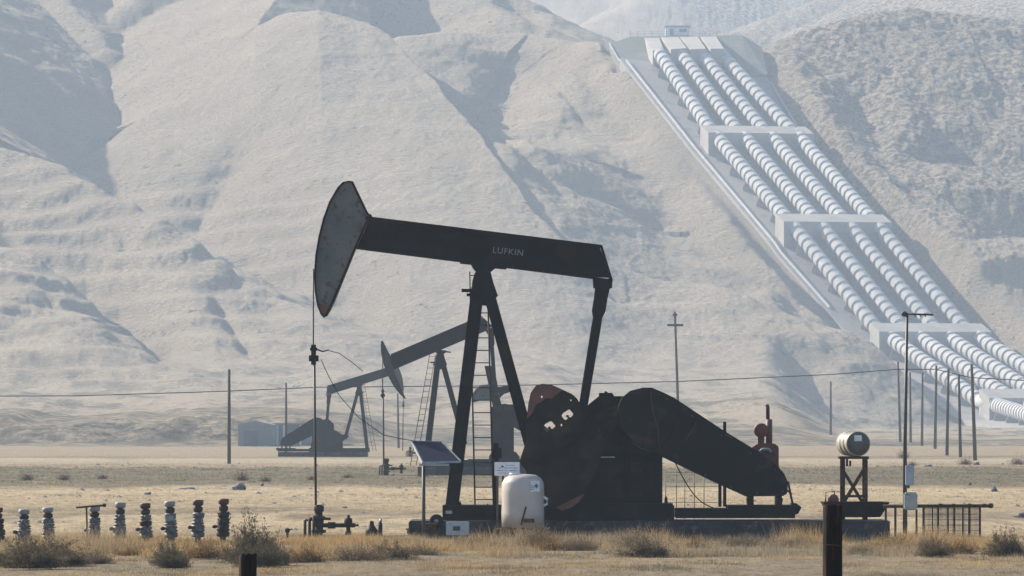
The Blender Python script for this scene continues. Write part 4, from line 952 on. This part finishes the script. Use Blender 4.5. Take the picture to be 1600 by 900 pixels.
MB().tube([(k2(1290, 0)[0], 0, k2(0, 788)[1]), (k2(1290, 0)[0], 0, k2(0, 769)[1]), (k2(1304, 0)[0], 0, k2(0, 768)[1]), (k2(1304, 0)[0], 0, k2(0, 774)[1])], .02, 8).build('pump_pipe', 'redbrown', t)

# service pole with boxes
Y = 148; k = lp(1414, Y); t = T('service_pole', 'thin dark steel pole with a short arm at the top, beside the drum', 'pole', 1414, Y)
MB().tube([(0, 0, -.3), (.0, 0, 2.2), (k(1417.5, 0)[0], 0, k(0, 489)[1])], [.055, .045, .03], 10).build('mast', 'darksteel', t)
ar = MB(); x, z1 = k(1417, 490.5); ar.tube([(x - .05, 0, z1), (k(1458, 0)[0], 0, z1 - .02)], .022, 8); ar.build('crossarm', 'darksteel', t)
MB().lathe([(.05, -.015), (.065, 0), (.05, .015)], (x - .06, 0, z1), 12, 'Y').build('eye_bolt', 'darksteel', t)
for uu in (1430, 1438, 1446): MB().tube([(k(uu, 0)[0], 0, z1), (k(uu, 0)[0], 0, z1 - .07)], .012, 6).build('insulator', 'darksteel', t)
t = T('electrical_box', 'pale blue electrical box hung high on the thin service pole', 'electrical box', 1421, Y - .15); kk = lp(1421, Y - .15); t.location.z = 1.2
MB().bx(kk(1415, 0)[0], kk(1428, 0)[0], -.06, .1, kk(0, 758)[1] - 1.2, kk(0, 727)[1] - 1.2).build('case', 'boxblue', t, bevel=.01); MB().bx(kk(1416, 0)[0], kk(1421, 0)[0], -.05, .06, kk(0, 763)[1] - 1.2, kk(0, 758)[1] - 1.2).build('conduit', 'darksteel', t)
t = T('junction_cabinet', 'grey rounded cabinet on legs at the foot of the service pole', 'cabinet', 1423, Y - .4); kk = lp(1423, Y - .4)
MB().bx(kk(1412.5, 0)[0], kk(1433, 0)[0], -.12, .12, kk(0, 797)[1], kk(0, 769)[1]).build('case', 'boxgrey', t, bevel=.03)
for uu in (1414.5, 1432): MB().bar((kk(uu, 0)[0], 0, -.2), (kk(uu, 0)[0], 0, kk(0, 796)[1]), .045).build('leg', 'rust', t)
# pipe rack fence
Y = 149; k = lp(1460, Y); t = T('pipe_rack', 'long low rusty pipe rail on posts with wire mesh, right of the cabinet', 'rail fence', 1460, Y)
ra = MB(); zr = k(0, 790.5)[1]; ra.tube([(k(1380, 0)[0], 0, k(0, 791)[1]), (k(1545, 0)[0], 0, zr)], .04, 8); ra.build('top_rail', 'rust', t)
for uu, r2 in ((1548, .06), (1538, .05), (1515, .055), (1490, .05), (1470, .05)):
    MB().lathe([(r2 * .6, -.06), (r2, -.03), (r2, .03), (r2 * .6, .06)], (k(uu, 0)[0], 0, zr + .005), 10, 'X').build('coupling', 'rust', t)
for uu in (1384, 1399, 1416, 1443, 1466, 1491, 1515, 1531): MB().bar((k(uu, 0)[0], 0, -.15), (k(uu, 0)[0], 0, zr), .05).build('post', 'rust', t)
for uu in (1458, 1482, 1506): MB().bar((k(uu, 0)[0], .25, -.15), (k(uu, 0)[0], .25, zr - .03), .035).build('post', 'rust', t)
ms = MB()
for i in range(48):
    x = k(1443, 0)[0] + i * .028; ms.bar((x, .04, 0), (x, .04, zr), .011)
for i in range(6): ms.bar((k(1443, 0)[0], .04, zr * (i + .5) / 6), (k(1531, 0)[0], .04, zr * (i + .5) / 6), .011)
ms.build('wire_mesh', 'darksteel', t)
# thin wire fence seen under the belt guard
Y = 156; k = lp(1090, Y); t = T('wire_fence', 'thin wire fence panel seen under the belt guard', 'fence', 1090, Y)
for uu in (1040, 1057, 1070, 1085, 1100): MB().tube([(k(uu, 0)[0], 0, 0), (k(uu, 0)[0], 0, k(0, 735)[1])], .01, 5).build('picket', 'darksteel', t)
for vv in (738, 760, 785): MB().tube([(k(1040, 0)[0], 0, k(0, vv)[1]), (k(1122, 0)[0], 0, k(0, vv)[1])], .007, 5).build('wire', 'darksteel', t)

# ------------------------------------------------------------------ row of valve stacks on the left
stacks = [(-3, 793, 'dark', 'valve stack half cut off by the left edge of the view'), (37, 796, 'grey', 'dull grey valve stack second from the left, behind the wide bush'),
 (76, 793, 'grey', 'grey valve stack with a shiny cap behind the top of the wide bush'), (147, 791, 'grey', 'grey valve stack under the long horizontal bar'),
 (187, 785, 'grey', 'grey valve stack with a pale round cap, first right of the long bar'), (229, 786, 'red', 'valve stack with a dark red cap between two pale capped ones'),
 (268, 783, 'tag', 'valve stack with a pale square plate on its side'), (309, 781, 'red2', 'grey bodied valve stack with a dark cap, second from the right end'), (348, 779, 'dark', 'all black valve stack at the right end of the row')]
for i, (u, vt, kind, lab) in enumerate(stacks):
    Y = 141 + .35 * i; k = lp(u, Y); t = T('valve_stack', lab, 'valve', u, Y, 'row of valve stacks in the grass')
    t.rotation_euler = (rnd.uniform(-.05, .05), rnd.uniform(-.035, .035), rnd.uniform(-.5, .5)); H = k(0, vt)[1]; body = 'valvedark' if kind in ('dark',) else 'valve'
    s1 = MB(); s1.lathe([(.055, -.2), (.07, H * .14), (.14, H * .15), (.15, H * .18), (.15, H * .25), (.11, H * .27)], (0, 0, 0), 12); s1.build('base_pipe', body, t)
    for j, (za, zb2, rr) in enumerate(((.27, .43, .165), (.435, .57, .15), (.575, .71, .145))):
        v_ = MB(); v_.lathe([(rr * .75, H * za), (rr * rnd.uniform(.85, 1.1), H * (za + .02)), (rr * .95, H * (za + .045)), (rr * rnd.uniform(.7, .9), H * (za + .06)), (rr * rnd.uniform(.8, 1.05), H * (zb2 - .05)), (rr * rnd.uniform(.8, 1.0), H * (zb2 - .012)), (rr * .75, H * zb2)], (rnd.uniform(-.01, .01), 0, 0), 10)
        v_.lathe([(.05, -.14), (.075, -.12), (.075, -.09)], (0, 0, H * (za + zb2) / 2), 10, 'Y'); v_.build('valve_body', 'valvedark' if kind == 'red' and j == 1 else body, t)
    nb = MB(); nb.lathe([(.05, H * .70), (.10, H * .74), (.11, H * .82), (.06, H * .86)], (0, 0, 0), 12); nb.build('bonnet', 'valvedark', t)
    cp = MB(); cp.lathe([(.04, H * .85), (.115, H * .88), (.125, H * .98), (.10, H)], (0, 0, 0), 14); cp.build('cap', {'dark': 'capred', 'grey': 'capgrey', 'red': 'capred', 'red2': 'capred', 'tag': 'capgrey'}[kind], t)
    if i not in (2,):
        hd = MB(); hd.bar((-.05, 0, H * .36), (-.17, 0, H * .365), .035); hd.lathe([(.03, -.05), (.045, 0), (.03, .05)], (-.19, 0, H * .365), 10, 'X'); hd.build('hand_lever', 'valvedark', t)
    if kind == 'tag': MB().bx(-.19, .02, -.16, -.14, H * .54, H * .66).build('plate', 'capgrey', t)
t = T('pipe_bar', 'long dark bar laid across the top of a valve stack', 'bar', 147, 141.6); k = lp(147, 141.6); 
MB().tube([(k(119, 0)[0], 0, k(0, 793)[1]), (k(164, 0)[0], 0, k(0, 789.5)[1])], .022, 8).build('bar', 'rust', t); MB().lathe([(.02, -.04), (.04, -.03), (.04, .03), (.02, .04)], (k(163, 0)[0], 0, k(0, 789.5)[1]), 10, 'X').build('end_cap', 'rust', t)
MB().tube([(k(135, 0)[0], 0, k(0, 792)[1]), (k(137, 0)[0], 0, -.1)], .02, 8).build('prop', 'rust', t)
o = MB().tube([P(150, 858, 140.5), P(170, 862, 139.5), P(186, 860, 140), P(196, 852, 141)], .06, 8).build('ground_pipe', 'valvedark'); tag(o, 'dark curved pipe on the ground joining two valve stacks', 'pipe')

# ------------------------------------------------------------------ utility poles and wire
def pole(u, vtop, vbot, label, Y=None, wpx=4.0, lean=0.0, arm=None, group='wooden poles on the plain'):
    Y = Y or GY(vbot); s_ = F / Y; H = (HZ + CAMZ * s_ - vtop) / s_
    t = T('utility_pole', label, 'pole', u, Y, group); r_ = wpx / s_ / 2
    MB().tube([(0, 0, -.5), (lean * H * .5, 0, H * .5), (lean * H, 0, H)], [r_ * 1.15, r_ * 1.0, r_ * .8], 8).build('shaft', 'wood', t)
    if arm:
        for (va, wa) in arm: z_ = (HZ + CAMZ * s_ - va) / s_; MB().box((lean * z_, 0, z_), (wa / s_, .25, .22)).build('crossarm', 'wood', t)
    return t, H, Y
pole(358, 577, 724, 'lone wooden pole with a pale band near its foot, far left', wpx=5)
pole(447, 598, 708, 'thin pole just left of the farthest pumpjack', wpx=3.6)
pole(623, 615, 700, 'thin pole between the far pumpjack rods', wpx=3.2, lean=-.02)
pole(1298, 596, 691, 'single thin pole above the oil drum', wpx=3.6)
pole(1062, 487, 705, 'tall pole with a crossarm rising behind the belt guard', wpx=4.2, lean=-.035, arm=[(508, 25), (492, 7)])
names = ['leftmost', 'second', 'third', 'fourth', 'fifth', 'sixth', 'seventh', 'rightmost']
for i, (ut, vt, ub, vb, wp) in enumerate([(1403, 565, 1407, 695, 3.8), (1422, 582, 1423, 696, 3.6), (1441.5, 582, 1440.5, 697, 3.8), (1463, 571, 1461, 701, 4.3), (1482, 576, 1479.5, 712, 4.6), (1498, 586, 1501, 714, 4.5), (1518, 569, 1524, 719, 5.4)]):
    lab = (['leftmost of the bare poles grouped at right', 'second from left of the bare poles grouped at right', 'third from left of the bare poles grouped at right', 'middle one of the seven bare poles grouped at right', 'third from right of the bare poles grouped at right', 'second from right of the bare poles grouped at right', 'rightmost and thickest of the bare poles grouped at right'])[i]
    s_ = F / GY(vb); H = (vb - vt) / s_; pole(ub, vt, vb, lab, wpx=wp, lean=(ut - ub) / s_ / H, group='bare poles grouped at right')
def wire(pts, Y, r, label, sag=0):
    o = MB().tube([P(u, v, Y) for u, v in pts], r, 5).build('power_line', 'rubber'); tag(o, label, 'wire'); return o
wire([(-200, 621), (0, 619), (120, 618.5), (300, 613), (358, 611), (500, 605), (620, 604), (760, 603), (900, 600), (1060, 596), (1150, 592), (1300, 585), (1403, 577), (1462, 577), (1517, 590), (1700, 600)], 600, .045, 'long sagging power line crossing in front of the hills')
wire([(514, 548), (530, 552), (550, 566), (567, 580)], 152, .009, 'thin cable running right from the carrier bar of the near pumpjack')
wire([(502, 562), (512, 585), (530, 618), (560, 652), (600, 680), (650, 690), (664, 718)], 148, .009, 'thin slack cable from the near pumpjack rod down to the solar panel')

# hazy sheds
t = T('farm_shed', 'hazy pale shed with a gable and open bay at the foot of the hill', 'shed', 372, 725); s_ = F / 725
MB().prism([(0, 0), (55 / s_, 0), (55 / s_, 34 / s_), (28 / s_, 40 / s_), (0, 34 / s_)], 0, 10).build('wall', 'shed', t)
MB().bx(9 / s_, 31 / s_, -.05, 0, 0, 24 / s_).build('door', 'sheddark', t)
t = T('storage_shed', 'long hazy pale shed behind the far pumpjack', 'shed', 428, 735); s_ = F / 735
MB().bx(0, 80 / s_, 0, 8, 0, 33 / s_).build('wall', 'shed', t)
MB().bx(-.2, 81 / s_, -.2, 8.2, 33 / s_, 36 / s_).build('roof', 'farconcrete', t)
for dx in (4, 14, 40, 62): MB().bx(dx / s_, (dx + 3) / s_, -.08, 0, 0, 33 / s_).build('wall_post', 'white', t)

# ------------------------------------------------------------------ foreground posts
Y = 57.0; 
for (u, vt, wpx, lab) in ((387, 866, 28, 'dark weathered fence post top at the lower left edge'), (1301, 789, 30, 'tall dark weathered fence post in front of the spill tray')):
    s_ = F / Y; zt = CAMZ + (HZ - vt) / s_; t = T('fence_post', lab, 'post', u, Y, 'fence posts in the foreground'); r_ = wpx / s_ / 2
    pr = [(r_ * 1.06, -.3), (r_ * 1.02, zt * .4), (r_ * .98, zt * .8), (r_ * .97, zt - .012), (r_ * .88, zt)]
    n = 22; vs = []; fs = []
    b = MB(); b.lathe(pr, (0, 0, 0), 22); 
    b.v = [(x * (1 + .05 * math.sin(5 * math.atan2(y, x)) + .03 * math.sin(11 * math.atan2(y, x) + z)), y * (1 + .05 * math.sin(7 * math.atan2(y, x))), z + (.01 * math.sin(9 * x / r_) if z > zt - .05 else 0)) for x, y, z in b.v]
    b.build('wood_shaft', 'postwood', t)
    if vt < 800: MB().tube([(-.07, -.09, zt - .35), (.07, -.09, zt - .36)], .006, 6).build('staple', 'rust', t)

# ------------------------------------------------------------------ rocks
def rock(u, v, wpx, hpx, lab, m='rock'):
    Y = GY(v); s_ = F / Y
    bm = bmesh.new(); bmesh.ops.create_icosphere(bm, subdivisions=3, radius=1)
    for p in bm.verts:
        c = p.co; f = 1 + .28 * math.sin(3.1 * c.x + u) * math.cos(2.3 * c.y) + .16 * math.sin(7 * c.z + 5 * c.x + v)
        p.co = Vector((c.x * f * wpx / s_ / 2, c.y * f * wpx / s_ / 2 * .8, max(c.z * f, -.25) * hpx / s_ * .85))
    me = bpy.data.meshes.new('rock'); bm.to_mesh(me); bm.free(); me.materials.append(M[m])
    o = bpy.data.objects.new('rock', me); COL.objects.link(o); o.location = (P(u, 0, Y).x, Y, 0); tag(o, lab, 'rock', 'rocks lying on the plain')
rock(371, 767, 26, 12, 'pale grey pointed boulder on the straw left of the pumpjack')
rock(290, 765, 40, 4, 'low dark flat rock left of the grey boulder', 'rock')
rock(409, 760, 7, 5, 'small dark stone right of the grey boulder')
rock(231, 772, 9, 4, 'small dark stone below the green strip at left')
rock(1526, 726, 8, 6, 'small stone right of the green strip at right'); rock(1553, 768, 12, 8, 'small brown rock near the right edge')
rock(1450, 729, 10, 4, 'little dark rock below the grouped poles'); rock(1515, 758, 8, 5, 'pale pebble above the pipe rail')
rock(539, 794, 6, 4, 'small dark stone right of the near pumpjack rod'); rock(1596, 808, 26, 10, 'brown rock at the right edge of the plain')

# ------------------------------------------------------------------ bushes
def leafy(name, n, wx, hz_, cols, seed, leaf=.035, stems=26):
    rg_ = np.random.default_rng(seed)
    V = []; Fc = []; Cc = []
    def quad(a, b, c, d, col):
        i = len(V); V.extend([a, b, c, d]); Fc.append((i, i + 1, i + 2, i + 3)); Cc.extend([col] * 4)
    nst = stems * 9; per = max(3, n // nst)
    for k_ in range(nst):
        az = rg_.uniform(0, 2 * np.pi); el = np.clip(rg_.normal(.75, .42), .05, 1.5); Ls = rg_.uniform(.45, 1.12)
        side = .75 + .35 * math.sin(az * 3 + seed) + .2 * math.sin(az * 5 + 2 * seed)
        a = np.array([rg_.normal(0, wx * .28), rg_.normal(0, wx * .24), 0])
        e = a * 1.3 + np.array([math.cos(az) * math.cos(el) * wx * .8, math.sin(az) * math.cos(el) * wx * .7, math.sin(el) * hz_ * side]) * Ls
        mid = a * .5 + e * .5 + np.array([0, 0, .12 * hz_]) + rg_.normal(0, .05, 3); wd = .006
        col = np.array(cols[0]) * rg_.uniform(.6, 1.2)
        for p0, p1 in ((a, mid), (mid, e)):
            quad(p0 - [wd, 0, 0], p0 + [wd, 0, 0], p1 + [wd * .5, 0, 0], p1 - [wd * .5, 0, 0], col)
            quad(p0 - [0, wd, 0], p0 + [0, wd, 0], p1 + [0, wd * .5, 0], p1 - [0, wd * .5, 0], col)
        tone = rg_.uniform(.7, 1.3); ci = rg_.integers(len(cols))
        for _ in range(per):
            f = rg_.uniform(.25, 1.0); b0 = a + (mid - a) * min(f * 2, 1) if f < .5 else mid + (e - mid) * (f - .5) * 2
            p = b0 + rg_.normal(0, .055, 3); p[2] = abs(p[2])
            s1 = leaf * rg_.uniform(.5, 1.5); a1 = (e - a) / (np.linalg.norm(e - a) + 1e-6) * .8 + rg_.normal(0, .6, 3); a1 /= np.linalg.norm(a1) + 1e-6
            a2 = np.cross(a1, rg_.normal(0, 1, 3)); a2 /= np.linalg.norm(a2) + 1e-6
            cl = np.array(cols[ci if rg_.random() < .6 else rg_.integers(len(cols))]) * tone * rg_.uniform(.8, 1.2)
            quad(p, p + a2 * s1 * .28 + a1 * s1 * .6, p + a1 * s1 * 1.3, p - a2 * s1 * .28 + a1 * s1 * .6, cl)
    me = bpy.data.meshes.new(name); me.from_pydata([tuple(x) for x in V], [], Fc)
    ca = me.color_attributes.new('Col', 'FLOAT_COLOR', 'POINT'); ca.data.foreach_set('color', np.concatenate([np.array(Cc), np.ones((len(Cc), 1))], 1).astype(np.float32).ravel())
    me.materials.append(M['bush']); return me
dark = [(.11, .085, .06), (.10, .08, .05), (.085, .08, .05), (.17, .13, .08)]
olive = [(.09, .07, .05), (.10, .095, .055), (.13, .115, .07), (.09, .075, .05)]
gold = [(.16, .10, .05), (.36, .22, .09), (.30, .18, .07), (.42, .30, .15)]
tumble = [(.20, .15, .10), (.26, .20, .13), (.33, .26, .17), (.17, .13, .10)]
meshes = {'dark': leafy('bush', 15000, 1, 1, dark, 1, .045), 'olive': leafy('bush', 15000, 1, 1, olive, 2, .045), 'gold': leafy('bush', 5000, 1, 1, gold, 3, .05, 60), 'tumble': leafy('bush', 6000, 1, 1, tumble, 4, .035, 60), 'sparse': leafy('bush', 700, 1, 1, dark, 5, .05, 30)}
def bush(u, v, wpx, hpx, kind, lab, cat='bush', group=None, rz=None):
    Y = GY(v); s_ = F / Y; o = bpy.data.objects.new('bush', meshes[kind]); COL.objects.link(o)
    o.location = (P(u, 0, Y).x, Y, 0); o.scale = (wpx / s_ / 2 / 1.05, wpx / s_ / 2 / 1.05, hpx / s_ / 1.1); o.rotation_euler = (0, 0, rnd.uniform(-.6, .6) if rz is None else rz)
    tag(o, lab, cat, group)
FG = 'desert bushes in the foreground'
bush(68, 882, 128, 50, 'olive', 'wide dark olive bush in front of the left valve stacks', group=FG)
bush(20, 884, 70, 30, 'olive', 'low bush touching the left edge', group=FG)
bush(395, 880, 92, 74, 'dark', 'tall dark bush right of the valve stacks', group=FG)
bush(264, 884, 58, 44, 'dark', 'small rounded bush between the valve stacks', group=FG)
bush(320, 872, 90, 34, 'gold', 'golden brown weeds between two dark bushes', group=FG)
bush(480, 880, 80, 36, 'gold', 'orange dry weeds at the foot of the near wellhead', group=FG)
bush(560, 878, 130, 34, 'tumble', 'grey brown brush right of the near wellhead', group=FG)
bush(842, 858, 80, 42, 'tumble', 'pale tumbleweed in front of the white tank', group=FG)
bush(995, 866, 100, 50, 'tumble', 'big round tumbleweed in front of the pedestal', group=FG)
bush(1085, 858, 60, 22, 'gold', 'low golden weeds right of the big tumbleweed', group=FG)
bush(1455, 866, 76, 36, 'tumble', 'spiky dead bush under the pipe rail', group=FG)
bush(1395, 862, 90, 30, 'gold', 'orange weeds left of the spiky dead bush', group=FG)
bush(1572, 870, 76, 44, 'dark', 'brown bush at the lower right edge', group=FG)
bush(1345, 866, 60, 20, 'tumble', 'low grey weeds right of the tall fence post', group=FG)
bush(1245, 856, 90, 20, 'tumble', 'low dry weeds left of the tall fence post', group=FG)
for (u, v, w_, h_, kd, l) in ((150, 880, 80, 26, 'tumble', 'ragged grey brush just right of the wide olive bush'), (205, 868, 70, 16, 'gold', 'low yellow weeds under the pale capped valve stack'), (430, 884, 60, 40, 'dark', 'ragged dark brush leaning right of the tall dark bush'), (100, 884, 90, 30, 'dark', 'low dark brush in front of the wide olive bush'),
    (650, 868, 120, 22, 'tumble', 'low tangled weeds in front of the small meter box'), (745, 858, 80, 24, 'gold', 'dry golden weeds between the meter box and the white tank'), (905, 862, 90, 30, 'tumble', 'mixed dry weeds left of the big tumbleweed'), (1160, 856, 110, 26, 'tumble', 'wispy grey weeds in front of the engine rails'), (1500, 866, 70, 28, 'gold', 'golden weeds right of the spiky dead bush')):
    bush(u, v, w_, h_, kd, l, group=FG)
for (u, v, w_, h_, kd, l) in ((50, 888, 110, 44, 'dark', 'dense dark scrub low at the left behind the lowest brush'), (400, 886, 84, 48, 'olive', 'thick olive scrub around the foot of the tall dark bush'), (270, 888, 62, 34, 'olive', 'olive tuft at the foot of the small rounded bush'), (610, 876, 90, 30, 'dark', 'brown twiggy scrub between the wellhead brush and the meter box'),
    (1010, 870, 84, 30, 'dark', 'dark dead scrub at the foot of the big tumbleweed'), (860, 862, 60, 26, 'gold', 'golden clump right of the pale tumbleweed'), (1460, 870, 60, 24, 'dark', 'dark dead scrub at the foot of the spiky bush')):
    bush(u, v, w_, h_, kd, l, group=FG)
BG = 'small bushes along the dark strip'
for i, (u, v, w_, h_, l) in enumerate([(42, 751, 34, 18, 'small bush near the left edge above the dark strip'), (100, 750, 30, 15, 'second bush from the left along the dark strip'), (160, 748, 26, 12, 'little bush between the first bushes and the lone pole'),
    (378, 752, 32, 24, 'bushy clump right of the lone pole'), (415, 753, 30, 14, 'low clump right of the bushier one'), (486, 750, 20, 12, 'tiny bush behind the near pumpjack rod'), (543, 747, 26, 10, 'low bush left of the middle wellhead'), (660, 745, 30, 10, 'low bush left of the solar pole'),
    (1412, 716, 26, 20, 'reddish brush below the grouped poles'), (1425, 728, 22, 12, 'small brush right of the service pole'), (1508, 726, 34, 16, 'brush at the foot of the rightmost grouped poles'), (1590, 726, 40, 18, 'brush by the right edge below the hills'), (1275, 693, 20, 6, 'tiny far bush below the single thin pole'),
    (1340, 694, 18, 6, 'tiny far bush behind the drum')]):
    bush(u, v, w_, h_, 'sparse', l, group=BG)

# ------------------------------------------------------------------ grass, one object nobody could count
def grass(name, n, ymin, ymax, hmin, hmax, wd, label, thr=-.18, weeds=False):
    Yv = np.sqrt(rng.uniform(ymin ** 2, ymax ** 2, n)); Xv = rng.uniform(-1, 1, n) * (Yv * .0815 + 3)
    clump = fbm(Xv / 1.3, Yv / 2.6, 3, 200); keep = clump + rng.uniform(-.5, .5, n) * (.25 if weeds else 1) > thr
    pad = (np.abs(Yv - 150) < 1.5) & (Xv > JX + q(638, 0)[0]) & (Xv < JX + q(1387, 0)[0]); keep &= ~pad
    # a strip of dark low growth and a mown golden zone
    Xv, Yv, clump = Xv[keep], Yv[keep], clump[keep]; n = len(Xv)
    tall = np.clip(fbm(Xv / 3.0, Yv / 5.0, 3, 260) * 2.2, 0, 1) * np.clip((Yv - 126) / 8, 0, 1)
    hgt = rng.uniform(hmin, hmax, n) * (.45 + .5 * np.clip(clump + .3, 0, 1) + 1.5 * tall * (Yv < 147)) * np.where((Yv > 280) & (Yv < 400), 1.2, 1)
    B = 5; X = np.repeat(Xv, B) + rng.normal(0, .05, n * B); Yb = np.repeat(Yv, B) + rng.normal(0, .05, n * B); H = np.repeat(hgt, B) * rng.uniform(.5, 1.2, n * B)
    ang = rng.uniform(0, np.pi * 2, n * B); lean = rng.uniform(.1, .8, n * B) * H; la = rng.uniform(0, np.pi * 2, n * B)
    wv = wd * rng.uniform(.6, 1.3, n * B) * np.repeat(np.clip(Yv / 150, .8, 2), B)
    z0 = ground_z(X, Yb) - .02
    v0 = np.stack([X - np.cos(ang) * wv, Yb - np.sin(ang) * wv, z0], 1); v1 = np.stack([X + np.cos(ang) * wv, Yb + np.sin(ang) * wv, z0], 1)
    v2 = np.stack([X + np.cos(la) * lean, Yb + np.sin(la) * lean, z0 + H], 1)
    co = np.stack([v0, v1, v2], 1).reshape(-1, 3).astype(np.float32)
    straw = np.array([.46, .36, .22]); gld = np.array([.42, .28, .12]); gry = np.array([.26, .22, .16]); grn = np.array([.18, .165, .10])
    f = np.clip(fbm(Xv / 4, Yv / 7, 3, 300) * 1.6 + .4, 0, 1)[:, None]; near = ((Yv < 153) * 1.0)[:, None]; strip = ((Yv > 275 + 20 * clump) & (Yv < 392)) * 1.0; strip = strip[:, None]
    c = straw * (1 - near) + near * (gld * f + (gry * .5 + straw * .35) * (1 - f)); c = c * (1 - .3 * (1 - f) * (1 - near))
    c = c * (1 - strip) + grn * strip
    if weeds: c = np.array([.40, .27, .13]) * f + np.array([.30, .25, .17]) * (1 - f)
    else: c = c * (1 + near * (np.clip(fbm(Xv / .9, Yv / 2.2, 3, 330) * 1.4, -.55, .3)[:, None]))
    c = np.repeat(c, B, 0) * rng.uniform(.6, 1.25, (n * B, 1))
    cc = np.repeat(np.concatenate([c, np.ones((n * B, 1))], 1), 3, 0).astype(np.float32)
    me = bpy.data.meshes.new(name); nv = len(co); me.vertices.add(nv); me.vertices.foreach_set('co', co.ravel())
    me.loops.add(nv); me.loops.foreach_set('vertex_index', np.arange(nv, dtype=np.int32)); me.polygons.add(nv // 3); me.polygons.foreach_set('loop_start', np.arange(0, nv, 3, dtype=np.int32)); me.update()
    ca = me.color_attributes.new('Col', 'FLOAT_COLOR', 'POINT'); ca.data.foreach_set('color', cc.ravel())
    me.materials.append(M['grass']); o = bpy.data.objects.new(name, me); COL.objects.link(o); tag(o, label, 'grass', kind='stuff')
grass('grass', 90000, 104, 156, .04, .13, .006, 'dry golden and grey grass in the foreground')
grass('straw', 70000, 156, 420, .04, .11, .010, 'short pale straw covering the plain')
grass('weeds', 38000, 129, 148.4, .13, .29, .006, 'taller golden and grey weeds along the front of the pad', .06, True)

# pebbles and clods strewn over the plain, one object
def pebbles(n):
    V = []; Fc = []; rg_ = np.random.default_rng(77)
    base = [(1, 0, 0), (.3, .9, 0), (-.8, .5, 0), (-.7, -.6, 0), (.4, -.8, 0), (.1, 0, .8), (-.2, .2, .7)]
    for _ in range(n):
        Y = math.sqrt(rg_.uniform(125 ** 2, 420 ** 2)); x = rg_.uniform(-1, 1) * Y * .083; sz = rg_.uniform(.03, .13) * (Y / 200) ** .5
        i = len(V); V += [(x + a * sz, Y + b * sz, c * sz * .8 - .01) for a, b, c in base]
        for k in range(5): Fc.append((i + k, i + (k + 1) % 5, i + (5 if k < 2 or k > 3 else 6)))
        Fc += [(i + 1 + 1, i + 5, i + 6), (i + 4, i + 6, i + 5)]
    me = bpy.data.meshes.new('pebbles'); me.from_pydata(V, [], Fc); me.materials.append(M['rock']); o = bpy.data.objects.new('pebbles', me); COL.objects.link(o)
    tag(o, 'small clods and pebbles strewn over the straw', 'stones', kind='stuff')
pebbles(500)
